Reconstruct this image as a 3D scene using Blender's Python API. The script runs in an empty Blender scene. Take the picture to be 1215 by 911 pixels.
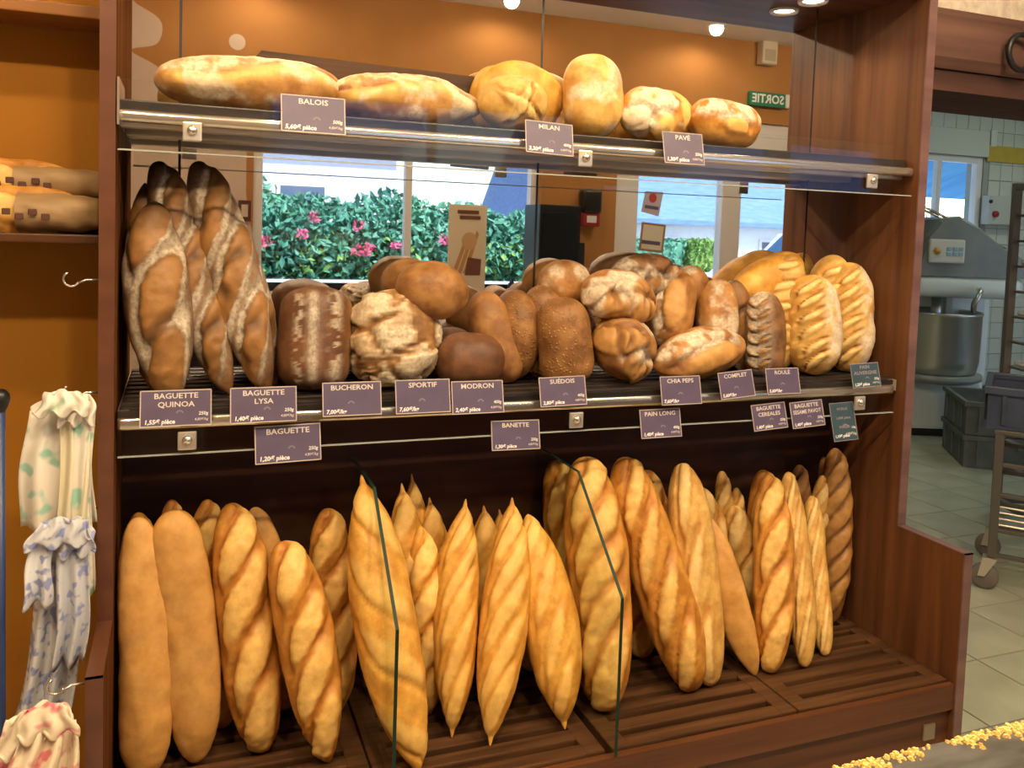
import bpy, bmesh, math, random
import numpy as np
from mathutils import Matrix, Vector

# ------------------------------------------------------------------ camera, world, light, exposure
sc = bpy.context.scene
COL = sc.collection
CAM = np.array([0.1114, -1.9819, 1.35])
YAW, PITCH, ROLL, FPX, PPY = 0.3693, 0.0604, -0.0338, 1019.54, 333.44
IW, IH = 1215.0, 911.0

def cam_axes():
    cy, sy, cp, sp = math.cos(YAW), math.sin(YAW), math.cos(PITCH), math.sin(PITCH)
    f = np.array([sy*cp, cy*cp, -sp]); r = np.array([cy, -sy, 0.0]); d = np.cross(f, r)
    cr, sr = math.cos(ROLL), math.sin(ROLL)
    return np.array([cr*r+sr*d, -sr*r+cr*d, f])
AX = cam_axes()

def at(px, py, **k):
    """world point on a plane X=, Y= or Z= that stands at a pixel of the photograph"""
    d = np.array([(px-IW/2)/FPX, (py-PPY)/FPX, 1.0]) @ AX
    a, v = list(k.items())[0]; i = 'XYZ'.index(a)
    return CAM + d*((v-CAM[i])/d[i])
def depth(P): return float((np.asarray(P)-CAM) @ AX[2])

cd = bpy.data.cameras.new('camera'); cam = bpy.data.objects.new('camera', cd); COL.objects.link(cam)
cd.sensor_fit = 'HORIZONTAL'; cd.sensor_width = 36.0; cd.lens = FPX/IW*36.0
cd.shift_y = -(IH/2-PPY)/IW; cd.clip_start = 0.02; cd.clip_end = 200
m = Matrix.Identity(4)
for i in range(3):
    m[i][0] = AX[0][i]; m[i][1] = -AX[1][i]; m[i][2] = -AX[2][i]; m[i][3] = CAM[i]
cam.matrix_world = m
sc.camera = cam

world = bpy.data.worlds.new('sky'); sc.world = world; world.use_nodes = True
wn = world.node_tree.nodes; bg = wn['Background']
sky = wn.new('ShaderNodeTexSky'); sky.sky_type = 'NISHITA'; sky.sun_disc = False
sky.sun_elevation = math.radians(52); sky.sun_rotation = math.radians(20); sky.air_density = 1.0
world.node_tree.links.new(sky.outputs[0], bg.inputs[0]); bg.inputs[1].default_value = 0.38

sd = bpy.data.lights.new('sun', 'SUN'); sd.energy = 8.5; sd.angle = 0.01; sd.color = (.80, .93, 1.0)
sun = bpy.data.objects.new('sun', sd); COL.objects.link(sun)
sun.rotation_euler = (math.radians(-40), 0, math.radians(-20)); sun.location = (0, 5, 8)

vs = sc.view_settings
vs.view_transform = 'Standard'; vs.look = 'None'; vs.gamma = 1.0; vs.use_curve_mapping = False
vs.exposure = 0.0

WARM = (1.0, 0.77, 0.49)
SPOT_W, SPOT_FRONT_W, CANOPY_W, KITCHEN_W = 66.0, 10.0, 2.6, 9.0

# ------------------------------------------------------------------ helpers
def mat(name, base=(.5, .5, .5), rough=.5, metal=0.0, emit=None, estr=1.0, spec=.5):
    M = bpy.data.materials.new(name); M.use_nodes = True
    b = M.node_tree.nodes['Principled BSDF']
    b.inputs['Base Color'].default_value = (*base, 1); b.inputs['Roughness'].default_value = rough
    b.inputs['Metallic'].default_value = metal; b.inputs['Specular IOR Level'].default_value = spec
    if emit:
        b.inputs['Emission Color'].default_value = (*emit, 1); b.inputs['Emission Strength'].default_value = estr
    return M

def noise_mat(name, c1, c2, scale=(8, 8, 8), detail=4, rough=.5, bump=0.0, lo=.35, hi=.65, metal=0.0, coords='Object', spec=.5):
    M = mat(name, c1, rough, metal, spec=spec); nt = M.node_tree; N = nt.nodes; L = nt.links
    b = N['Principled BSDF']
    tc = N.new('ShaderNodeTexCoord'); mp = N.new('ShaderNodeMapping'); mp.inputs['Scale'].default_value = scale
    nz = N.new('ShaderNodeTexNoise'); nz.inputs['Scale'].default_value = 1; nz.inputs['Detail'].default_value = detail
    rp = N.new('ShaderNodeValToRGB'); e = rp.color_ramp.elements
    e[0].position = lo; e[1].position = hi; e[0].color = (*c1, 1); e[1].color = (*c2, 1)
    L.new(tc.outputs[coords], mp.inputs[0]); L.new(mp.outputs[0], nz.inputs['Vector'])
    L.new(nz.outputs['Fac'], rp.inputs[0]); L.new(rp.outputs[0], b.inputs['Base Color'])
    if bump:
        bp = N.new('ShaderNodeBump'); bp.inputs['Strength'].default_value = bump; bp.inputs['Distance'].default_value = .01
        L.new(nz.outputs['Fac'], bp.inputs['Height']); L.new(bp.outputs[0], b.inputs['Normal'])
    return M

def glass_mat(name, tint=(1, 1, 1), refl=.04, graze=.5, rough=.02):
    M = bpy.data.materials.new(name); M.use_nodes = True; nt = M.node_tree; nt.nodes.clear()
    o = nt.nodes.new('ShaderNodeOutputMaterial'); t = nt.nodes.new('ShaderNodeBsdfTransparent'); t.inputs[0].default_value = (*tint, 1)
    g = nt.nodes.new('ShaderNodeBsdfGlossy'); g.inputs['Roughness'].default_value = rough
    f = nt.nodes.new('ShaderNodeLayerWeight'); f.inputs[0].default_value = .5
    pw = nt.nodes.new('ShaderNodeMath'); pw.operation = 'POWER'; pw.inputs[1].default_value = 5.0
    mm = nt.nodes.new('ShaderNodeMath'); mm.operation = 'MULTIPLY_ADD'; mm.inputs[1].default_value = graze; mm.inputs[2].default_value = refl
    x = nt.nodes.new('ShaderNodeMixShader'); mm.use_clamp = True
    nt.links.new(f.outputs['Facing'], pw.inputs[0]); nt.links.new(pw.outputs[0], mm.inputs[0])
    nt.links.new(mm.outputs[0], x.inputs[0]); nt.links.new(t.outputs[0], x.inputs[1]); nt.links.new(g.outputs[0], x.inputs[2])
    nt.links.new(x.outputs[0], o.inputs[0])
    return M

class MB:
    """collects shapes, builds one mesh object"""
    def __init__(s): s.v = []; s.f = []
    def add(s, vs, fs):
        n = len(s.v); s.v += [tuple(map(float, p)) for p in vs]; s.f += [tuple(i+n for i in f) for f in fs]; return s
    def box(s, x0, x1, y0, y1, z0, z1):
        return s.add([(x0,y0,z0),(x1,y0,z0),(x1,y1,z0),(x0,y1,z0),(x0,y0,z1),(x1,y0,z1),(x1,y1,z1),(x0,y1,z1)],
                     [(0,3,2,1),(4,5,6,7),(0,1,5,4),(1,2,6,5),(2,3,7,6),(3,0,4,7)])
    def bbox(s, x0, x1, y0, y1, z0, z1, b=.003):
        bm = bmesh.new(); bmesh.ops.create_cube(bm, size=1)
        for v in bm.verts:
            v.co = Vector((x0+(v.co.x+.5)*(x1-x0), y0+(v.co.y+.5)*(y1-y0), z0+(v.co.z+.5)*(z1-z0)))
        bmesh.ops.bevel(bm, geom=list(bm.edges), offset=b, segments=2, affect='EDGES', profile=.6)
        bm.verts.index_update()
        s.add([v.co for v in bm.verts], [[v.index for v in f.verts] for f in bm.faces]); bm.free(); return s
    def prism(s, pts, axis, a, b):
        """polygon pts (2D) extruded along axis from a to b; 2D coords are the remaining axes in order"""
        n = len(pts); o = {'X': lambda p, h: (h, p[0], p[1]), 'Y': lambda p, h: (p[0], h, p[1]), 'Z': lambda p, h: (p[0], p[1], h)}[axis]
        vs = [o(p, a) for p in pts]+[o(p, b) for p in pts]
        fs = [tuple(range(n)), tuple(range(2*n-1, n-1, -1))]+[(i, i+n, (i+1) % n+n, (i+1) % n) for i in range(n)]
        return s.add(vs, fs)
    def tube(s, pts, r, n=10, caps=True):
        pts = [Vector(p) for p in pts]; rs = r if isinstance(r, (list, tuple)) else [r]*len(pts)
        vs = []; up = None
        for i, p in enumerate(pts):
            d = (pts[min(i+1, len(pts)-1)]-pts[max(i-1, 0)]).normalized()
            if up is None:
                up = d.orthogonal().normalized()
            up = (up-d*up.dot(d)).normalized(); w = d.cross(up)
            for k in range(n):
                a = 2*math.pi*k/n; vs.append(p+(up*math.cos(a)+w*math.sin(a))*rs[i])
        fs = []
        for i in range(len(pts)-1):
            for k in range(n):
                fs.append((i*n+k, i*n+(k+1) % n, (i+1)*n+(k+1) % n, (i+1)*n+k))
        if caps:
            fs.append(tuple(range(n-1, -1, -1))); fs.append(tuple((len(pts)-1)*n+k for k in range(n)))
        return s.add(vs, fs)
    def lathe(s, prof, c=(0, 0, 0), axis='Z', n=32):
        vs = []; m_ = len(prof)
        for k in range(n):
            a = 2*math.pi*k/n; ca, sa = math.cos(a), math.sin(a)
            for r, h in prof:
                q = (r*ca, r*sa, h) if axis == 'Z' else ((r*ca, h, r*sa) if axis == 'Y' else (h, r*ca, r*sa))
                vs.append((q[0]+c[0], q[1]+c[1], q[2]+c[2]))
        fs = [(k*m_+i, ((k+1) % n)*m_+i, ((k+1) % n)*m_+i+1, k*m_+i+1) for k in range(n) for i in range(m_-1)]
        return s.add(vs, fs)
    def mesh(s, name, smooth=False):
        me = bpy.data.meshes.new(name); me.from_pydata(s.v, [], s.f); 
        bm = bmesh.new(); bm.from_mesh(me); bmesh.ops.recalc_face_normals(bm, faces=bm.faces); bm.to_mesh(me); bm.free()
        if smooth:
            for p in me.polygons: p.use_smooth = True
        return me
    def build(s, name, material, parent=None, smooth=False):
        return link(name, s.mesh(name, smooth), material, parent)

def link(name, me, material, parent=None, mw=None):
    if material is not None and not me.materials: me.materials.append(material)
    o = bpy.data.objects.new(name, me); COL.objects.link(o)
    if mw is not None: o.matrix_world = mw
    if parent is not None: adopt(o, parent)
    return o
def adopt(o, parent):
    o.parent = parent; o.matrix_parent_inverse = WM[parent.name].inverted() if parent.name in WM else Matrix.Identity(4)
WM = {}
def tag(o, label=None, cat=None, group=None, kind=None):
    if label: o['label'] = label
    if cat: o['category'] = cat
    if group: o['group'] = group
    if kind: o['kind'] = kind
    return o
def empty(name, loc, label=None, cat=None, group=None, rz=0.0):
    o = bpy.data.objects.new(name, None); COL.objects.link(o); o.empty_display_size = .05
    o.location = loc; o.rotation_euler = (0, 0, rz)
    WM[o.name] = Matrix.Translation(Vector(loc)) @ Matrix.Rotation(rz, 4, 'Z')
    return tag(o, label, cat, group)
def local(o_name_root, child):
    """child built in the root's local frame"""
    child.matrix_parent_inverse = Matrix.Identity(4); return child
def smooth_by_angle(o, deg=40):
    me = o.data
    for p in me.polygons: p.use_smooth = True
    bm = bmesh.new(); bm.from_mesh(me)
    for e in bm.edges:
        if len(e.link_faces) == 2 and e.calc_face_angle() > math.radians(deg): e.smooth = False
    bm.to_mesh(me); bm.free(); return o

TEXTS = {}
def text_mesh(s, size, bold=0.0, align='CENTER', shear=0.0):
    k = (s, size, bold, align, shear)
    if k in TEXTS: return TEXTS[k]
    c = bpy.data.curves.new('t', 'FONT'); c.body = s; c.size = size; c.align_x = align; c.align_y = 'CENTER'
    c.offset = bold; c.shear = shear; c.resolution_u = 2; c.fill_mode = 'FRONT'
    o = bpy.data.objects.new('t', c); COL.objects.link(o)
    dg = bpy.context.evaluated_depsgraph_get(); me = bpy.data.meshes.new_from_object(o.evaluated_get(dg))
    bpy.data.objects.remove(o); bpy.data.curves.remove(c)
    me.name = 'lettering'; TEXTS[k] = me; return me

# ------------------------------------------------------------------ materials
M = {}
def wood(name, c1, c2, rough=.35, sx=(30, 30, 1.6)):
    return noise_mat(name, c1, c2, scale=sx, detail=6, rough=rough+.08, bump=.05, lo=.3, hi=.72, coords='Object', spec=.28)
M['wood'] = wood('mahogany laminate', (.080, .029, .011), (.175, .070, .025))
M['wood_h'] = wood('mahogany laminate across', (.060, .020, .008), (.150, .055, .020), sx=(1.6, 30, 30))
M['wood_edge'] = noise_mat('laminate edge band', (.12, .06, .055), (.19, .10, .085), scale=(4, 4, 20), rough=.35)
M['wood_dark'] = wood('dark back board', (.035, .014, .008), (.072, .030, .015), rough=.3, sx=(1.6, 30, 30))
M['tray_wood'] = wood('tray beech stained', (.045, .019, .008), (.125, .056, .022), rough=.42, sx=(3, 60, 60))
M['slat_dark'] = noise_mat('dark slat', (.012, .009, .008), (.03, .02, .015), scale=(3, 60, 60), rough=.35)
M['orange'] = noise_mat('orange wall paint', (.36, .145, .012), (.40, .165, .015), scale=(3, 3, 3), rough=.7, spec=.2)
M['orange_front'] = noise_mat('terracotta wall paint', (.42, .195, .060), (.47, .225, .072), scale=(3, 3, 3), rough=.75, spec=.2)
M['cream'] = noise_mat('cream wall paint', (.60, .47, .38), (.66, .52, .43), scale=(3, 3, 3), rough=.8, spec=.2)
M['plaster'] = noise_mat('rough plaster', (.55, .45, .34), (.72, .62, .50), scale=(30, 30, 30), rough=.9, bump=.5)
M['ceiling'] = noise_mat('white ceiling', (.78, .76, .72), (.84, .82, .78), scale=(2, 2, 2), rough=.9)
M['white'] = mat('white frame', (.78, .76, .74), .4)
M['steel'] = mat('brushed steel', (.66, .60, .50), .38, .75)
M['chrome'] = mat('chrome', (.80, .76, .68), .20, .9)
M['mirror'] = mat('mirror glass', (.86, .86, .86), .012, 1.0)
M['black'] = mat('black plastic', (.012, .011, .011), .35)
M['joint'] = mat('mirror joint', (.015, .010, .008), .5)
M['glass'] = glass_mat('clear glass', (.985, .99, .985), .02, .3)
M['glass_div'] = glass_mat('divider glass', (.95, .97, .94), .02, .25)
M['glass_edge'] = mat('glass edge', (.010, .032, .020), .4, spec=.2)
M['glass_edge_l'] = mat('glass bright edge', (.36, .38, .34), .2, spec=.5)
M['pane'] = glass_mat('window pane', (.96, .98, 1.0), .03, .4)
M['tag'] = noise_mat('plum card', (.088, .062, .108), (.104, .074, .126), scale=(20, 20, 20), rough=.45)
M['tag_teal'] = noise_mat('teal card', (.030, .062, .075), (.040, .076, .090), scale=(20, 20, 20), rough=.45)
M['tag_border'] = mat('tag border', (.52, .42, .36), .5)
M['tag_white'] = mat('tag print', (.82, .78, .74), .6)
M['tag_cream'] = mat('tag title print', (.66, .58, .52), .6)
M['tag_grey'] = mat('tag icon print', (.33, .26, .30), .6)
M['lamp'] = mat('lamp glow', (1, .9, .75), .5, emit=(1, .86, .62), estr=14)
M['tube'] = mat('tube glow', (1, 1, .95), .5, emit=(.86, 1.0, .88), estr=4)

# ------------------------------------------------------------------ the room
W = 1.9; D = .2663; DL = .4775
ZT, ZM, ZS, ZB, ZC = 1.546, .990, .596, .273, 1.994
CEIL = 2.735; FY = -3.2

def struct(o): o['kind'] = 'structure'; return o
struct(MB().box(-2.6, 8.6, -3.4, 4.2, -.1, -.012).build('floor', noise_mat('floor grout', (.16, .15, .12), (.21, .2, .17), scale=(9, 9, 9), rough=.8)))
floor = bpy.data.objects['floor']
struct(MB().box(-2.6, 1.935, -3.2, .03, -.012, 0).box(1.935, 5.2, -3.2, -.92, -.012, 0).build('floor_shop', noise_mat('shop floor tile', (.52, .48, .40), (.60, .56, .48), scale=(4, 4, 4), rough=.4)))
struct(MB().box(-2.6, 8.6, -3.4, .03, CEIL, CEIL+.1).build('ceiling', M['ceiling']))
struct(MB().box(1.0, 8.6, .35, 4.2, 2.86, 2.96).build('ceiling_kitchen', noise_mat('kitchen ceiling', (.50, .53, .42), (.54, .57, .46), rough=.9)))
# wall behind the display, ends at the kitchen opening; the lintel beam carries the plaster above
wb = MB().box(-2.6, 1.97, .03, .35, 0, 2.96)
struct(wb.build('wall_back', M['orange']))
struct(MB().box(1.97, 8.6, .0, .35, 2.03, 2.96).build('wall_plaster', M['plaster']))
struct(MB().box(5.2, 5.4, -3.4, .35, 0, 2.96).build('wall_right', M['cream']))
struct(MB().box(-2.8, -2.6, -3.4, .35, 0, 2.9).build('wall_left', M['cream']))
struct(MB().box(1.77, 1.97, .35, 4.2, 0, 2.9).build('wall_kitchen_left', M['cream']))
struct(MB().box(8.6, 8.8, .0, 4.2, 0, 2.96).build('wall_kitchen_right', M['cream']))
# lintel
lint = MB().prism([(-.06, 1.86), (-.075, 1.89), (-.07, 2.01), (-.05, 2.035), (.30, 2.035), (.30, 1.86)], 'X', 1.955, 5.2)
tag(struct(lint.build('trim_1', wood('old oak beam', (.075, .035, .025), (.17, .085, .060), rough=.6, sx=(1.5, 18, 18)))), 'rough brown oak beam over the kitchen opening', 'beam')
lb = MB().prism([(-.045, 1.80), (-.05, 1.858), (.28, 1.858), (.28, 1.80)], 'X', 1.955, 5.2)
struct(lb.build('trim_2', wood('old oak board', (.05, .022, .016), (.11, .05, .036), rough=.6, sx=(1.5, 18, 18))))

# front wall of the shop (behind the camera; seen in the mirrors)
WX0, WX1, WZ0, WZ1 = .50, 2.30, .93, 2.08        # window opening
DX0, DX1, DZ1 = 2.85, 4.75, 2.17                 # glazed door opening
fw = MB()
fw.box(-2.6, WX0, FY-.2, FY, 0, CEIL); fw.box(WX1, DX0, FY-.2, FY, 0, CEIL); fw.box(DX1, 5.2, FY-.2, FY, 0, CEIL)
fw.box(WX0, WX1, FY-.2, FY, 0, WZ0); fw.box(WX0, WX1, FY-.2, FY, WZ1, CEIL); fw.box(DX0, DX1, FY-.2, FY, DZ1, CEIL)
wall_front = struct(fw.build('wall_front', M['orange_front']))
# cream painted cloud shapes on the front wall
def blob(pts, c, s):
    out = []
    n = len(pts)
    for i in range(n):
        p0, p1, p2, p3 = [np.array(pts[(i+k-1) % n], float) for k in range(4)]
        for u in np.linspace(0, 1, 7)[:-1]:
            out.append(.5*((2*p1)+(-p0+p2)*u+(2*p0-5*p1+4*p2-p3)*u*u+(-p0+3*p1-3*p2+p3)*u**3))
    return [(c[0]+q[0]*s, c[1]+q[1]*s) for q in out]
cl = blob([(-1.7, 2.62), (-.35, 2.60), (-.12, 2.50), (.00, 2.42), (-.02, 2.30), (-.15, 2.25), (.0, 2.16), (.03, 2.0), (-.05, 1.85), (.1, 1.74), (.28, 1.76), (.44, 1.78), (.46, 1.5), (.46, .2), (-1.7, .15)], (0, 0), 1)
MB().prism(cl, 'Y', FY-.001, FY+.002).build('painted_cloud', M['cream'], wall_front)
MB().prism([(.40+.045*math.cos(a), 2.354+.045*math.sin(a)) for a in np.linspace(0, 2*math.pi, 25)[:-1]], 'Y', FY-.001, FY+.002).build('painted_dot', M['cream'], wall_front)

# window: frame, mullion, panes, sill
def window(name, x0, x1, z0, z1, y, cols, fw_=.055, rows=1, d=.07):
    e = bpy.data.objects.new(name, None); COL.objects.link(e); e.location = ((x0+x1)/2, y, z0); e['kind'] = 'structure'
    WM[e.name] = Matrix.Translation(e.location)
    for nm, b in (('frame_jamb', (x0, x0+fw_, z0, z1)), ('frame_jamb', (x1-fw_, x1, z0, z1)), ('frame_rail', (x0+fw_, x1-fw_, z0, z0+fw_)), ('frame_rail', (x0+fw_, x1-fw_, z1-fw_, z1))):
        MB().bbox(b[0], b[1], y-d/2, y+d/2, b[2], b[3], .004).build(nm, M['white'], e)
    for c in cols:
        MB().bbox(c-.022, c+.022, y-d/2+.005, y+d/2-.005, z0+fw_, z1-fw_, .004).build('mullion', M['white'], e)
    xs = [x0+fw_]+list(cols)+[x1-fw_]
    for a, b in zip(xs[:-1], xs[1:]):
        MB().box(a, b, y-.006, y+.006, z0+fw_, z1-fw_).build('pane', M['pane'], e)
    return e
w1 = window('window_1', WX0, WX1, WZ0, WZ1, FY-.08, [1.43])
MB().bbox(WX0-.02, WX1+.02, FY-.02, FY+.16, WZ0-.03, WZ0+.01, .006).build('sill', M['white'], w1)
MB().bbox(WX0, WX1, FY-.03, FY-.01, WZ0+.012, WZ0+.062, .004).build('sill_bar', M['black'], w1)
# glazed door with side light
d1 = bpy.data.objects.new('door_1', None); COL.objects.link(d1); d1.location = (3.6, FY-.06, 0); d1['kind'] = 'structure'; WM[d1.name] = Matrix.Translation(d1.location)
dy0, dy1 = FY-.10, FY-.02
for nm, b in (('frame_jamb', (DX0, 3.03, 0, DZ1)), ('frame_jamb', (3.71, 3.87, 0, DZ1-.10)), ('frame_jamb', (4.63, DX1, 0, DZ1)), ('frame_head', (3.03, 4.63, DZ1-.10, DZ1)), ('door_rail', (3.03, 3.71, 0, .95)), ('door_rail', (3.03, 3.71, 1.93, DZ1-.10)), ('side_panel', (3.87, 4.63, 0, .85)), ('side_rail', (3.87, 4.63, 1.97, DZ1-.10))):
    MB().bbox(b[0], b[1], dy0, dy1, b[2], b[3], .005).build(nm, M['white'], d1)
MB().box(3.03, 3.71, FY-.065, FY-.055, .95, 1.93).build('pane', M['pane'], d1)
MB().box(3.87, 4.63, FY-.065, FY-.055, .85, 1.97).build('pane', M['pane'], d1)
hd = MB().tube([(3.76, FY-.01, 1.0), (3.76, FY+.05, 1.0), (3.64, FY+.05, 1.0)], .011); hd.build('door_handle', M['steel'], d1, True)

# kitchen back wall with tiles and a window
KY = 4.0
KWX0, KWX1, KWZ0, KWZ1 = 6.30, 7.14, 1.05, 2.17
kb = MB()
kb.box(1.97, KWX0, KY+.012, KY+.2, 0, 2.86); kb.box(KWX1, 8.6, KY+.012, KY+.2, 0, 2.86)
kb.box(KWX0, KWX1, KY+.012, KY+.2, 0, KWZ0); kb.box(KWX0, KWX1, KY+.012, KY+.2, KWZ1+.0, 2.86)
kwall = struct(kb.build('wall_kitchen_back', noise_mat('tile grout', (.34, .36, .32), (.38, .40, .36), rough=.9)))
tile_m = noise_mat('glazed wall tile', (.56, .60, .53), (.62, .66, .59), scale=(3, 3, 3), rough=.22)
TW = .15
tme = MB().bbox(-TW/2+.003, TW/2-.003, -.008, .006, -TW/2+.003, TW/2-.003, .003).mesh('wall_tile'); tme.materials.append(tile_m)
nx0 = 5.55
for i in range(17):
    for j in range(19):
        cx, cz = nx0+TW*i+TW/2, 2.86-TW*(j+.5)
        if cx > 8.1 or cz < .05: continue
        if KWX0-.08 < cx < KWX1+.08 and KWZ0-.08 < cz < KWZ1+.30: continue
        o = bpy.data.objects.new('wall_tile', tme); COL.objects.link(o); o.location = (cx, KY+.010, cz); o.parent = kwall
    if i > 16: break
w2 = window('window_2', KWX0, KWX1, KWZ0, KWZ1, KY+.06, [6.62], .06)
MB().bbox(KWX0-.04, KWX1+.02, KY-.02, KY+.03, KWZ1+.0, KWZ1+.24, .006).build('blind_box', mat('blind box', (.60, .63, .56), .5), w2)

# kitchen floor tiles
ft_m = noise_mat('floor tile ceramic', (.37, .38, .28), (.46, .47, .36), scale=(5, 5, 5), rough=.38)
fme = MB().bbox(-.147, .147, -.147, .147, -.012, 0, .002).mesh('floor_tile'); fme.materials.append(ft_m)
cnt = 0
for i in range(14):
    for j in range(14):
        x, y = 2.10+.30*i, -.75+.30*j
        if x > 6.0 or (y > 1.0 and x < 2.9) or cnt > 298: continue
        o = bpy.data.objects.new('floor_tile', fme); COL.objects.link(o); o.location = (x, y, 0); o.parent = floor; cnt += 1

# ------------------------------------------------------------------ ceiling lamps
def ceiling_spot(x, y, z, power, label, size=2.2, rad=.045, name='ceiling_spot', group='recessed ceiling spots', tilt=(0, 0)):
    e = empty(name, (x, y, z), label, 'lamp', group)
    MB().lathe([(rad*1.0, -.002), (rad*1.35, -.006), (rad*1.45, -.001), (rad*1.45, .004), (rad, .004)], (x, y, z-.002), n=24).build('bezel', M['white'], e, True)
    MB().lathe([(.0005, .0), (rad*.6, .001), (rad, .003)], (x, y, z-.004), n=24).build('bulb', M['lamp'], e, True)
    ld = bpy.data.lights.new('spot_light', 'SPOT'); ld.energy = power; ld.color = WARM; ld.spot_size = size; ld.spot_blend = .5; ld.shadow_soft_size = rad
    lo = bpy.data.objects.new('spot_light', ld); COL.objects.link(lo); lo.location = (x, y, z-.02); lo.rotation_euler = (tilt[0], tilt[1], 0); adopt(lo, e)
    return e
ORD = ['leftmost', 'second', 'third', 'rightmost']
for i, x in enumerate((-.60, .30, 1.15, 2.00)):
    ceiling_spot(x, -1.05, CEIL, SPOT_W*.66, ORD[i]+' recessed spot of the ceiling row nearest the bread display', tilt=(.35, 0), rad=.06)
    ceiling_spot(x+.1, -1.85, CEIL, SPOT_W*1.35, ORD[i]+' unseen added spot of the ceiling row behind the counter, for softer shadows', tilt=(.55, 0), rad=.06)  # row added to soften shadows and light the lower breads from the front
for i, x in enumerate((.50, 1.95, 3.40)):
    ceiling_spot(x, -2.93, CEIL, SPOT_FRONT_W, ['recessed warm spot in the ceiling above the left end of the window', 'recessed warm spot in the ceiling above the middle of the shop front', 'bright recessed spot in the ceiling above the glazed door'][i], size=2.9)
for i, x in enumerate((.2, 1.6, 3.0, 4.2)):
    ceiling_spot(x, -2.15, CEIL, SPOT_FRONT_W*2.6, ORD[i]+' unseen added spot of the ceiling row washing the shop front', tilt=(-.75, 0), size=2.4, rad=.06)  # row added only to light the front wall evenly
ceiling_spot(3.3, -1.4, CEIL, SPOT_FRONT_W, 'recessed warm spot in the ceiling in front of the kitchen opening')

# ------------------------------------------------------------------ the bread display unit
unit = empty('bread_display', (W/2, -.2, 0), 'dark mahogany wall unit for bread with mirror back and two glass-fronted shelves', 'display unit')
T = .026
prof = [(.03, 0), (-DL, 0), (-DL, ZS), (-D, ZS), (-D, 2.25), (.03, 2.25)]
smooth = None
MB().prism([(.03, .0), (-DL+.003, 0), (-DL+.003, ZS), (-D+.003, ZS), (-D+.003, 2.25), (.03, 2.25)], 'X', W, W+T-.001).build('side_panel', M['wood'], unit)
MB().prism([(.03, .0), (-DL+.003, 0), (-DL+.003, ZS), (-D+.003, ZS), (-D+.003, 2.25), (.03, 2.25)], 'X', -T+.001, 0).build('side_panel', noise_mat('matte mahogany', (.080, .029, .011), (.175, .070, .025), scale=(30, 30, 1.6), detail=6, rough=.8, lo=.3, hi=.72, spec=0.0), unit)
for x0 in (W, -T):
    eb = MB().box(x0-.0005, x0+T, -D, -D+.004, ZS, 2.25).box(x0-.0005, x0+T, -DL, -DL+.004, 0, ZS+.002).box(x0-.0005, x0+T, -DL, -D+.003, ZS-.001, ZS+.002)
    eb.build('edge_band', M['wood_edge'] if x0 > 0 else noise_mat('left edge band', (.10, .036, .018), (.14, .052, .025), scale=(4, 4, 20), rough=.35), unit)
# canopy, wooden board with lamps
can = MB().bbox(0, W, -D, .03, ZC, ZC+.03, .002).bbox(0, W, -D-.001, -D+.02, ZC+.03, 2.25, .002)
canopy = can.build('canopy', M['wood_h'], unit)
# back: mirrors above, dark board below
MB().box(0, W, .008, .03, .0, .90).build('back_board', M['wood_dark'], unit)
MB().box(0, W, .012, .03, .90, ZC).build('mirror_backing', M['joint'], unit)
XJ0, U = .1077, .8294
for a, b in ((.0, XJ0), (XJ0, XJ0+U), (XJ0+U, XJ0+2*U), (XJ0+2*U, W)):
    MB().box(a+.0028 if a > 0 else 0, b-.0028 if b < W else b, 0, .006, .90, ZC).build('mirror_panel', M['mirror'], unit)
for xj in (XJ0, XJ0+U, XJ0+2*U):
    MB().box(xj-.0027, xj+.0027, -.0005, .0125, .90, ZC).build('joint_strip', M['joint'], unit)

def clip(x, y, z, par):
    MB().bbox(x-.017, x+.017, y-.008, y-.002, z-.02, z+.016, .003).build('clip_plate', M['steel'], par)
    MB().lathe([(.0003, -.017), (.006, -.016), (.0095, -.012), (.0095, -.006)], (x, y, z), 'Y', 16).build('clip_knob', M['chrome'], par, True)

# upper shelf
sh1 = MB().bbox(.004, W-.004, -.225, -.004, 1.545, 1.566, .003).build('upper_shelf', M['slat_dark'], unit)
MB().bbox(.004, W-.004, -.252, -.222, 1.522, 1.545, .008).build('shelf_rail', M['chrome'], sh1, True)
MB().bbox(.004, W-.004, -.215, -.19, 1.515, 1.544, .004).build('shelf_bearer', M['steel'], sh1)
MB().bbox(.004, W-.004, -.03, -.006, 1.515, 1.544, .004).build('shelf_bearer', M['steel'], sh1)
MB().box(.006, W-.02, -.262, -.256, 1.470, 1.597).build('glass_front', M['glass'], sh1)
MB().box(.006, W-.02, -.2625, -.2555, 1.4695, 1.472).build('glass_lower_edge', M['glass_edge_l'], sh1)
MB().box(.002, .006, -.262, -.1, 1.515, 1.60).build('end_stop', M['chrome'], sh1)
MB().box(.004, .115, -.27, -.264, 1.470, 1.508).build('label_holder', M['glass'], sh1)
MB().box(.004, .115, -.2705, -.2635, 1.4685, 1.471).build('label_holder_edge', M['glass_edge_l'], sh1)
for px, py in ((228, 155), (694, 187), (1034, 214)):
    p = at(px, py, Y=-.265); clip(p[0], -.262, p[2], sh1)
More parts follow.
